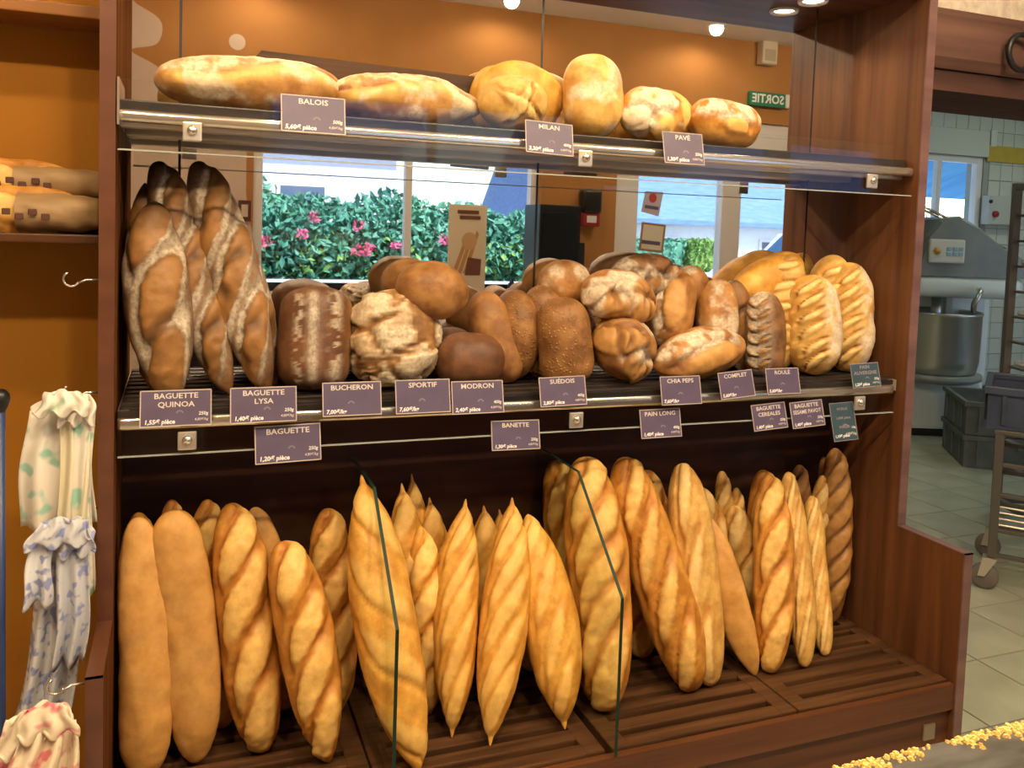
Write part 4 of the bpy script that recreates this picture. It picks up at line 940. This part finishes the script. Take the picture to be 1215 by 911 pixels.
# wall dispenser
ds = empty('wall_dispenser', (2.635, yw, 1.39), 'black wall dispenser with a red lower half and white label', 'dispenser')
MB().bbox(2.565, 2.705, yw, yw+.09, 1.47, 1.63, .025).build('cover', M['black'], ds, True)
MB().bbox(2.572, 2.698, yw, yw+.075, 1.385, 1.475, .008).build('base', mat('red plastic', (.30, .02, .02), .4), ds)
MB().bbox(2.60, 2.67, yw+.075, yw+.078, 1.41, 1.455, .001).build('label_plate', M['white'], ds)
# stickers on the door pane
def sticker(px0, py0, px1, py1, base, accent, label, rot, k):
    a, b = mir(px0, py0, 3.25), mir(px1, py1, 3.25); cx, cz = (a[0]+b[0])/2, (a[2]+b[2])/2; w_, h_ = b[0]-a[0], a[2]-b[2]
    e = empty('door_sticker', (cx, FY-.05, cz), label, 'sticker', 'stickers on the door pane')
    def poly(nm, pts, mt, y):
        c_, s_ = math.cos(rot), math.sin(rot)
        MB().prism([(cx+(x*w_*c_-z*h_*s_), cz+(x*w_*s_+z*h_*c_)) for x, z in pts], 'Y', y, y+.001).build(nm, mt, e)
    poly('backing', [(-.42, -.5), (.5, -.5), (.5, .5), (-.42, .5)] if k else [(-.5, -.42), (.42, -.5), (.5, .5), (-.42, .42)], base, FY-.054)
    poly('print', [(.0+.2*math.cos(t), .2+.2*math.sin(t)) for t in np.linspace(0, 6.283, 13)[:-1]] if not k else [(-.34, -.42), (.42, -.42), (.42, .42), (-.34, .42)], accent, FY-.0528)
    poly('print', [(-.35, -.25), (.35, -.25), (.35, -.12), (-.35, -.12)], mat('sticker dark', (.12, .10, .16), .6), FY-.0516)
sticker(763, 225, 785, 256, mat('sticker lilac', (.55, .50, .58), .6), mat('sticker red', (.5, .06, .06), .6), 'pale sticker with a red dot on the door pane', -.1, 0)
sticker(758, 264, 788, 299, mat('sticker brown', (.35, .20, .09), .6), mat('sticker cream', (.72, .66, .52), .6), 'brown-framed cream sticker low on the door pane', -.08, 1)
# small framed notice
q = mir(290, 250, 3.2); fr = empty('framed_notice', (q[0], yw, q[2]-.05), 'tiny dark framed notice on the cream wall beside the window', 'picture frame')
MB().bbox(q[0]-.035, q[0]+.035, yw+.003, yw+.018, q[2]-.06, q[2]+.06, .003).build('frame', mat('frame brown', (.10, .04, .025), .5), fr)
MB().bbox(q[0]-.018, q[0]+.018, yw+.018, yw+.020, q[2]-.035, q[2]+.035, .001).build('sheet', M['cream'], fr)

# ------------------------------------------------------------------ outdoors in front of the shop
gr = MB().box(-40, 50, -60, -3.4, -.25, -.15).build('ground', noise_mat('pale asphalt', (.42, .42, .43), (.50, .50, .50), scale=(2, 2, 2), rough=.9))
tag(struct(gr), 'pale road surface outside the shop', 'road')
leaf1 = noise_mat('rose leaves', (.05, .20, .13), (.16, .40, .24), scale=(2.5, 2.5, 2.5), detail=3, rough=.55)
leaf2 = noise_mat('bright leaves', (.12, .25, .04), (.28, .42, .09), scale=(2.5, 2.5, 2.5), detail=3, rough=.55)
petal = mat('pink petals', (.75, .12, .22), .6)
def leaves(n, box, size, seed, fill=None):
    rng = np.random.RandomState(seed); mb = MB()
    (x0, x1), (y0, y1), (z0, z1) = box
    while n > 0:
        p = rng.uniform(-1, 1, 3)
        if fill is None and (p**2).sum() > 1.0: continue
        if fill is None and (p**2).sum() < .30: continue
        n -= 1
        c = np.array([(x0+x1)/2+p[0]*(x1-x0)/2, (y0+y1)/2+p[1]*(y1-y0)/2, (z0+z1)/2+p[2]*(z1-z0)/2])
        a = rng.normal(size=3); a /= np.linalg.norm(a); b = np.cross(a, rng.normal(size=3)); b /= np.linalg.norm(b); cc = np.cross(a, b)
        s_ = size*rng.uniform(.6, 1.3)
        mb.add([c-a*s_, c+b*s_*.5+cc*s_*.15, c+a*s_, c-b*s_*.5+cc*s_*.15], [(0, 1, 2), (0, 2, 3)])
    return mb
lowwall = tag(MB().bbox(-4, 4.6, -6.75, -6.6, -.15, .78, .01).build('garden_wall', noise_mat('white render', (.80, .78, .74), (.88, .86, .82), rough=.9)), 'low white garden wall under the flowering hedge', 'wall')
labs = ['flowering shrub at the far left of the hedge across the street', 'tall flowering shrub second from the left in the hedge', 'flowering shrub with pink roses left of the window mullion', 'green shrub behind the window mullion', 'green shrub behind the bread poster', 'green shrub beside the black cabinet edge', 'last green shrub of the hedge on the right']
for i, xx in enumerate((-.4, .55, 1.4, 2.25, 3.05, 3.85, 4.6)):
    h_ = [1.55, 1.72, 1.50, 1.58, 1.48, 1.42, 1.36][i]
    e = empty('hedge_shrub', (xx, -7.3, -.15), labs[i], 'shrub', 'hedge across the street')
    leaves(3000, ((xx-.75, xx+.75), (-7.8, -6.75), (.45, h_+.15)), .055, 300+i).build('foliage', leaf1, e)
    leaves(260, ((xx-.6, xx+.6), (-7.5, -6.72), (.7, 1.3)), .05, 340+i).build('new_growth', leaf2, e)
    MB().lathe([(.0005, .55), (.36, .65), (.46, .95), (.34, h_-.35), (.0005, h_-.2)], (xx, -7.36, 0), n=18).build('filler_core', mat('shrub core', (.03, .10, .05), .9), e, True)  # solid dark core added to close bright gaps between the leaves
    MB().tube([(xx, -7.3, -.15), (xx+.03, -7.3, .6), (xx-.02, -7.25, 1.2)], [.05, .035, .015], 8).build('stem', mat('bark', (.12, .08, .05), .9), e, True)
    if i < 4:
        r2 = random.Random(60+i)
        for k in range(4):
            fx, fz = xx+r2.uniform(-.55, .55), r2.uniform(1.0, 1.45)
            leaves(26, ((fx-.06, fx+.06), (-6.78, -6.68), (fz-.06, fz+.06)), .03, 400+9*i+k).build('flower', petal, e)
def house(name, x0, x1, y, z1, roof, wm, rm, label, wins):
    e = empty(name, ((x0+x1)/2, y-3, -.15), label, 'house')
    MB().box(x0, x1, y-6, y, -.15, z1).build('wall', wm, e)
    MB().prism([(y+.5, z1), (y+.5, z1+.12), (y-3, z1+roof), (y-6.5, z1+.12), (y-6.5, z1)], 'X', x0-.4, x1+.4).build('roof', rm, e)
    for (a, b, c, d) in wins:
        f = MB().bbox(a, b, y, y+.05, c, d, .01).build('window', M['white'], e)
        MB().box(a+.08, b-.08, y+.05, y+.06, c+.08, d-.08).build('pane', mat('house glass', (.08, .12, .18), .1), f)
slate = noise_mat('blue slate', (.13, .22, .42), (.18, .28, .50), scale=(3, 12, 12), rough=.6)
house('pale_house', -3.5, 4.6, -17, 3.2, 2.4, noise_mat('lilac render', (.62, .60, .70), (.70, .68, .76), rough=.9), slate, 'pale lilac house beyond the flowering hedge', [(-.4, .7, .9, 2.2), (2.0, 3.1, .9, 2.2)])
house('slate_house', 9.5, 21.5, -18, 1.62, 3.6, noise_mat('white render', (.82, .82, .80), (.88, .88, .86), rough=.9), slate, 'white house with a blue slate roof across from the door', [(11.5, 12.6, .3, 1.3), (15.2, 16.6, .3, 1.3)])
for i, (a, b, lb_) in enumerate(((9.5, 10.85, 'clipped dark green hedge block seen through the door'), (10.95, 11.9, 'clipped yellow-green hedge block seen through the door'))):
    e = empty('clipped_hedge', ((a+b)/2, -15.2, -.15), lb_, 'hedge', 'clipped hedges')
    leaves(2600, ((a, b), (-15.6, -14.8), (-.1, 1.25)), .07, 500+i, fill=True).build('foliage', [leaf1, leaf2][i], e)
    MB().bbox(a+.06, b-.06, -15.5, -14.9, -.15, 1.18, .05).build('core', [leaf1, leaf2][i], e)
tag(MB().bbox(8.8, 12.6, -14.6, -14.45, -.15, .52, .01).build('garden_wall', noise_mat('white render low', (.80, .80, .78), (.88, .88, .86), rough=.9)), 'low white wall under the clipped hedges', 'wall')
# parked car
cx0 = 7.0; car = empty('parked_car', (cx0+.9, -8.6, -.15), 'white car parked outside behind the door side light', 'car')
cw = mat('car paint', (.82, .84, .86), .2)
MB().prism([(0, .2), (.05, .55), (.25, .72), (1.0, .82), (1.45, 1.22), (2.5, 1.26), (3.15, .86), (3.6, .80), (3.7, .5), (3.68, .2)], 'Y', -9.4, -7.8).build('body', cw, car)
car_me = [o for o in bpy.data.objects if o.parent == car]
for o in car_me: o.data.transform(Matrix.Translation((cx0, 0, -.15)))
gl = mat('car glass', (.05, .12, .22), .08)
MB().prism([(cx0+1.12, .70), (cx0+1.50, 1.03), (cx0+2.45, 1.06), (cx0+2.98, .72)], 'Y', -7.805, -7.79).build('side_window', gl, car)
MB().add([(cx0+1.03, -9.3, .70), (cx0+1.03, -7.9, .70), (cx0+1.43, -7.98, 1.05), (cx0+1.43, -9.22, 1.05), (cx0+1.00, -9.3, .69), (cx0+1.00, -7.9, .69), (cx0+1.40, -7.98, 1.06), (cx0+1.40, -9.22, 1.06)], [(0,1,2,3),(7,6,5,4),(0,4,5,1),(1,5,6,2),(2,6,7,3),(3,7,4,0)]).build('windscreen', gl, car)
for wx in (.75, 2.95):
    for wy in (-7.86, -9.34):
        w_ = MB().lathe([(.0005, -.09), (.22, -.09), (.31, -.075), (.31, .075), (.22, .09), (.0005, .09)], (cx0+wx, wy, .16), 'Y', 24).build('wheel', M['black'], car, True)
        MB().lathe([(.0005, .0), (.16, .0), (.18, .012), (.0005, .013)], (cx0+wx, wy+(.09 if wy > -8 else -.10), .16), 'Y', 16).build('hub_cap', M['steel'], w_)

car.location = (10.6, -11.2, -.15); car.scale = (1.2, 1.2, 1.3)

# ------------------------------------------------------------------ kitchen
def frame_root(name, loc, rz, label, cat, group=None): return empty(name, loc, label, cat, group, rz)
def lb(mb, nm, mt, root, sm=False):
    o = link(nm, mb.mesh(nm, sm), mt); o.parent = root; return o
kwhite = mat('enamel white', (.66, .70, .64), .35); kgrey = noise_mat('hammered grey', (.17, .18, .165), (.22, .23, .21), scale=(6, 6, 6), rough=.32); kbowl = mat('bowl steel', (.50, .50, .46), .28, .9)
mx = frame_root('spiral_mixer', (5.10, 2.62, 0), YAW*-1.0, 'large spiral dough mixer with grey hood, white body and steel bowl', 'mixer')
S = 5.98/FPX
# local x to the right in the photo, local y away
lb(MB().bbox(-.22, .32, -.15, .45, .05, .40, .03), 'base', kwhite, mx)
lb(MB().bbox(-.20, .30, -.13, .43, .0, .05, .01), 'plinth', M['black'], mx)
lb(MB().bbox(.12, .45, .05, .55, .36, 1.10, .05), 'column', kwhite, mx)
lb(MB().lathe([(.0005, .44), (.22, .44), (.27, .47), (.285, .55), (.29, .86), (.30, .875), (.293, .885), (.28, .87), (.27, .55), (.0005, .47)], (-.02, -.10, 0), n=36), 'bowl', kbowl, mx, True)
lb(MB().lathe([(.0005, .40), (.27, .40), (.31, .42), (.31, .455), (.25, .46)], (-.02, -.10, 0), n=36), 'bowl_ring', kgrey, mx, True)
lb(MB().tube([(-.02, -.10, 1.0), (-.02, -.10, .72)], .035, 12), 'spindle', kbowl, mx, True)
sp_ = [(-.02+.15*math.cos(a), -.10+.15*math.sin(a), .85-.09*a/3) for a in np.linspace(0, 9, 28)]
lb(MB().tube(sp_, .018, 8), 'spiral_arm', kbowl, mx, True)
lb(MB().bbox(-.27, .47, -.30, .50, .985, 1.135, .05), 'hood_band', kwhite, mx, True)
hood = MB(); pr_ = [(-.27, 1.13), (-.26, 1.17), (-.20, 1.36), (-.12, 1.45), (.02, 1.47), (.14, 1.42), (.33, 1.30), (.50, 1.23), (.50, 1.13)]
n_ = len(pr_); ys = (-.30, -.26, .44, .50); ins = (.0, .03, .03, .0)
vs = []
for k in range(4):
    sc_k = .93 if k in (0, 3) else 1.0
    for (a, b) in pr_: vs.append(((a-.1)*(.97 if k in (0, 3) else 1)+.1, ys[k], 1.13+(b-1.13)*sc_k*1.2))
fs = [tuple(range(n_)), tuple(range(4*n_-1, 3*n_-1, -1))]+[(k*n_+i, k*n_+(i+1) % n_, (k+1)*n_+(i+1) % n_, (k+1)*n_+i) for k in range(3) for i in range(n_)]
lb(hood.add(vs, fs), 'hood', kgrey, mx, False)
cp_ = lb(MB().bbox(-.20, .04, -.325, -.295, 1.22, 1.38, .012), 'control_panel', mat('panel cream', (.62, .58, .50), .5), mx)
for i in range(3):
    for j in range(2): lb(MB().bbox(-.085+.04*i, -.055+.04*i, -.330, -.325, 1.27+.035*j, 1.295+.035*j, .003), 'key', mat('key blue', (.25, .42, .50), .5), cp_)
lb(MB().lathe([(.0005, -.02), (.020, -.018), (.024, -.004), (.024, 0)], (-.150, -.325, 1.30), 'Y', 14), 'start_knob', mat('knob amber', (.55, .30, .05), .4), cp_, True)
lb(MB().bbox(-.10, .03, -.20, .10, 1.455, 1.50, .02), 'top_block', kgrey, mx)
lb(MB().tube([(.15, -.33, 1.05), (.12, -.40, 1.04), (.08, -.40, .96), (.10, -.36, .90)], .018, 10), 'bowl_guard_handle', kbowl, mx, True)
# lifted wire guard
lb(MB().tube([(-.28, -.25, 1.62), (.0, -.25, 1.50), (.35, -.25, 1.33)], .008, 8).tube([(-.28, -.16, 1.62), (.0, -.16, 1.50), (.35, -.16, 1.33)], .008, 8), 'guard_arm', M['chrome'], mx, True)

# fan behind the mixer at the window
fp = at(1098, 288, Y=3.2); fn = empty('pedestal_fan', (fp[0], 3.2, 0), 'pedestal fan with a round black wire guard before the kitchen window', 'fan')
for r in (.05, .10, .15, .20, .25):
    MB().tube([(fp[0]+r*math.cos(a), 3.2, fp[2]+r*math.sin(a)) for a in np.linspace(0, 2*math.pi, 33)], .004, 6, False).build('guard_ring', M['black'], fn, True)
for a in np.linspace(0, math.pi, 7)[:-1]:
    MB().tube([(fp[0]+.25*math.cos(a), 3.203, fp[2]+.25*math.sin(a)), (fp[0]-.25*math.cos(a), 3.203, fp[2]-.25*math.sin(a))], .003, 6).build('guard_spoke', M['black'], fn)
MB().tube([(fp[0], 3.26, 0.02), (fp[0], 3.26, fp[2])], .016, 10).build('pole', M['black'], fn, True)
MB().lathe([(.0005, 0), (.2, 0), (.2, .02), (.03, .04), (.0005, .04)], (fp[0], 3.26, 0), n=24).build('base', M['black'], fn, True)
MB().lathe([(.0005, 3.18), (.04, 3.19), (.06, 3.23), (.05, 3.32), (.0005, 3.33)], (fp[0], 0, fp[2]), 'Y', 18).build('motor', M['black'], fn, True)

# switch box and yellow sheet on the tiled wall
b0, b1 = at(1167, 232, Y=3.98), at(1206, 268, Y=3.98)
sb = empty('switch_box', ((b0[0]+b1[0])/2, 3.98, b1[2]), 'grey switch box with a red button on the tiled kitchen wall', 'switch box')
MB().bbox(b0[0], b1[0], 3.90, 3.998, b1[2], b0[2], .01).build('case', mat('box grey', (.50, .52, .48), .4), sb)
c0 = at(1181, 254, Y=3.89); MB().lathe([(.0005, -.03), (.028, -.028), (.03, 0)], (c0[0], 3.90, c0[2]), 'Y', 16).build('stop_button', mat('stop red', (.35, .02, .03), .4), sb, True)
c0 = at(1176, 239, Y=3.89); MB().lathe([(.0005, -.02), (.016, -.018), (.017, 0)], (c0[0], 3.90, c0[2]), 'Y', 14).build('start_button', M['black'], sb, True)
y0_, y1_ = at(1173, 172, Y=3.985), at(1217, 195, Y=3.985)
ys_ = empty('yellow_sheet', ((y0_[0]+y1_[0])/2, 3.985, y1_[2]), 'mustard yellow sheet hanging on the tiled kitchen wall', 'paper sheet')
MB().bbox(y0_[0], y1_[0], 3.985, 3.997, y1_[2], y0_[2], .002).build('sheet', noise_mat('mustard', (.50, .36, .04), (.56, .42, .06), rough=.7), ys_)
MB().bbox(y0_[0]+.03, y0_[0]+.10, 3.984, 3.997, y0_[2]-.01, y0_[2]+.14, .002).build('hanging_strip', kwhite, ys_)

# grey stacked crates on the kitchen floor
cg = noise_mat('crate grey', (.10, .115, .105), (.15, .165, .15), scale=(9, 9, 9), rough=.55); cn = noise_mat('crate navy', (.030, .042, .075), (.05, .066, .11), scale=(9, 9, 9), rough=.45)
def crate(name, x, y, z, w_, d_, h_, rz, mt, label, group=None):
    e = empty(name, (x, y, z), label, 'crate', group, rz); t = .012
    lb(MB().box(-w_/2, w_/2, -d_/2, d_/2, 0, t), 'bottom', mt, e)
    for nm, b in (('wall', (-w_/2, w_/2, -d_/2, -d_/2+t)), ('wall', (-w_/2, w_/2, d_/2-t, d_/2)), ('wall', (-w_/2, -w_/2+t, -d_/2+t, d_/2-t)), ('wall', (w_/2-t, w_/2, -d_/2+t, d_/2-t))):
        lb(MB().bbox(b[0], b[1], b[2], b[3], t, h_-.02, .002), nm, mt, e)
    for nm, b in (('rim', (-w_/2-.014, w_/2+.014, -d_/2-.014, -d_/2+.012)), ('rim', (-w_/2-.014, w_/2+.014, d_/2-.012, d_/2+.014)), ('rim', (-w_/2-.014, -w_/2+.012, -d_/2+.012, d_/2-.012)), ('rim', (w_/2-.012, w_/2+.014, -d_/2+.012, d_/2-.012))):
        lb(MB().bbox(b[0], b[1], b[2], b[3], h_-.03, h_, .004), nm, mt, e)
    for k in range(5):
        xx = -w_/2+w_*(k+.5)/5; lb(MB().bbox(xx-.008, xx+.008, -d_/2-.010, -d_/2, .02, h_-.03, .002), 'rib', mt, e)
    for k in range(3):
        yy = -d_/2+d_*(k+.5)/3; lb(MB().bbox(-w_/2-.010, -w_/2, yy-.008, yy+.008, .02, h_-.03, .002), 'rib', mt, e)
    lb(MB().bbox(-.09, .09, -d_/2-.024, -d_/2-.008, h_-.075, h_-.055, .004), 'handle', M['steel'] if mt is cn else mt, e)
    return e
crate('plastic_crate', 5.02, 1.82, .0, .75, .55, .20, -.62, cg, 'dark grey crate on the kitchen floor, lower of two stacked by the mixer', 'stacked grey crates')
crate('plastic_crate', 5.02, 1.82, .205, .75, .55, .20, -.62, cg, 'dark grey crate, upper of two stacked by the mixer', 'stacked grey crates')
# trolley with navy crate
tx, ty = 3.40, .345
tr = empty('rack_trolley', (tx, ty, 0), 'grey steel trolley on castors carrying the navy crate', 'trolley', None, -.90)
tst = mat('trolley steel', (.13, .12, .105), .45, .5)
for sx in (-1, 1):
    for sy in (-1, 1):
        lb(MB().bbox(sx*.24-.016, sx*.24+.016, sy*.20-.016, sy*.20+.016, .13, .62, .003), 'upright', tst, tr)
        cs = lb(MB().lathe([(.0005, -.014), (.044, -.014), (.05, -.009), (.05, .009), (.044, .014), (.0005, .014)], (sx*.24-.02, sy*.20, .051), 'Y', 20), 'castor_wheel', mat('castor rubber', (.16, .14, .12), .6), tr, True)
        lb(MB().prism([(sx*.24-.045, .055), (sx*.24-.02, .055), (sx*.24+.02, .13), (sx*.24-.03, .13)], 'Y', sy*.20-.028, sy*.20-.020).prism([(sx*.24-.045, .055), (sx*.24-.02, .055), (sx*.24+.02, .13), (sx*.24-.03, .13)], 'Y', sy*.20+.020, sy*.20+.028), 'castor_fork', M['steel'], tr)
for z in (.14, .24, .38, .50):
    for sy in (-1, 1): lb(MB().bbox(-.24, .24, sy*.20-.009, sy*.20+.009, z-.008, z+.008, .002), 'side_rail', tst, tr)
    for sx in (-1, 1): lb(MB().bbox(sx*.24-.009, sx*.24+.009, -.20, .20, z-.008, z+.008, .002), 'cross_rail', tst, tr)
for k in range(4): lb(MB().tube([(-.24, -.14+.09*k, .245), (.24, -.14+.09*k, .245)], .005, 8), 'shelf_wire', M['steel'], tr)
lb(MB().bbox(-.26, .26, -.22, .22, .62, .637, .003), 'deck', tst, tr)
crate('plastic_crate', tx, ty, .6385, .58, .42, .165, -.90, cn, 'navy blue crate with ribs standing on the steel trolley')
# tall tray rack behind it
rk = empty('tray_rack', (4.09, .742, 0), 'tall steel tray rack with empty runners at the right edge', 'rack', None, -.35)
rst = mat('rack steel', (.20, .17, .145), .4, .6)
for sx in (-1, 1):
    for sy in (-1, 1): lb(MB().bbox(sx*.24-.018, sx*.24+.018, sy*.30-.018, sy*.30+.018, .05, 1.66, .003), 'upright', rst, rk)
    for z in (.07, 1.64): lb(MB().bbox(sx*.24-.015, sx*.24+.015, -.30, .30, z-.015, z+.015, .003), 'side_rail', rst, rk)
for z in (.07, 1.64): lb(MB().bbox(-.24, .24, .285, .315, z-.015, z+.015, .003), 'back_rail', rst, rk)
for k in range(11):
    z = .25+.125*k
    for sx in (-1, 1): lb(MB().bbox(sx*.215-.018, sx*.215+.018, -.30, .30, z-.006, z+.006, .002), 'runner', rst, rk)
for k, z in enumerate((.50, .75, 1.0, 1.25, 1.5)):
    e = empty('baking_tray', (4.09, .742, z+.007), ['lowest visible', 'second lowest', 'middle', 'second highest', 'highest'][k]+' steel baking tray in the tall rack', 'baking tray', 'baking trays in the rack', -.35)
    lb(MB().bbox(-.20, .20, -.29, .29, 0, .008, .002), 'plate', M['steel'], e)
    for sy in (-1, 1): lb(MB().bbox(-.20, .20, sy*.29-.004, sy*.29+.004, .004, .022, .002), 'rim', M['steel'], e)
# ring fixed on the beam
rg = at(1212, 62, Y=-.10); e = empty('iron_ring', (rg[0], -.085, rg[2]), 'black iron ring hung on the oak beam', 'ring')
MB().tube([(rg[0]+.052*math.cos(a), -.10, rg[2]+.052*math.sin(a)) for a in np.linspace(0, 2*math.pi, 37)], .009, 10, False).build('hoop', M['black'], e, True)
MB().tube([(rg[0], -.07, rg[2]+.052), (rg[0], -.108, rg[2]+.052)], .006, 8).build('peg', M['black'], e)
# kitchen ceiling tubes
for i, (x, y) in enumerate(((3.4, 1.4), (5.6, 1.5), (7.2, 2.6))):
    e = empty('tube_lamp', (x, y, 2.86), ['ceiling tube lamp just inside the kitchen opening', 'ceiling tube lamp over the mixer', 'ceiling tube lamp at the far side of the kitchen'][i], 'lamp', 'kitchen tube lamps')
    MB().bbox(x-.6, x+.6, y-.05, y+.05, 2.82, 2.859, .006).build('housing', kwhite, e)
    MB().tube([(x-.57, y, 2.80), (x+.57, y, 2.80)], .018, 12).build('tube', M['tube'], e, True)
    ld = bpy.data.lights.new('tube_light', 'AREA'); ld.shape = 'RECTANGLE'; ld.size = 1.1; ld.size_y = .06; ld.energy = KITCHEN_W; ld.color = (.90, 1.0, .84)
    lo = bpy.data.objects.new('tube_light', ld); COL.objects.link(lo); lo.location = (x, y, 2.775); adopt(lo, e)
# outdoors behind the kitchen: blue awning and pale yard wall
aw = empty('blue_awning', (7.4, 5.2, 0), 'bright blue awning outside the kitchen window', 'awning')
MB().prism([(4.25, 2.55), (4.25, 2.58), (6.2, 1.95), (6.2, 1.92)], 'X', 5.2, 10.5).build('cloth', noise_mat('blue canvas', (.06, .30, .62), (.12, .40, .72), scale=(6, 1, 1), rough=.8), aw)
for x in (5.3, 8.0, 10.4): MB().tube([(x, 6.15, -.15), (x, 6.15, 1.93)], .03, 10).build('post', M['white'], aw, True)
tag(MB().box(3, 16, 9.0, 9.2, -.15, 1.75).build('yard_wall', noise_mat('pale blue render', (.42, .62, .80), (.55, .74, .88), scale=(.8, .8, .8), rough=.9)), 'pale blue yard wall beyond the kitchen window', 'wall')
tag(struct(MB().box(-10, 25, 4.2, 30, -.25, -.15).build('ground_yard', noise_mat('yard concrete', (.45, .46, .46), (.55, .55, .55), rough=.9))), 'pale yard ground behind the kitchen', 'ground')
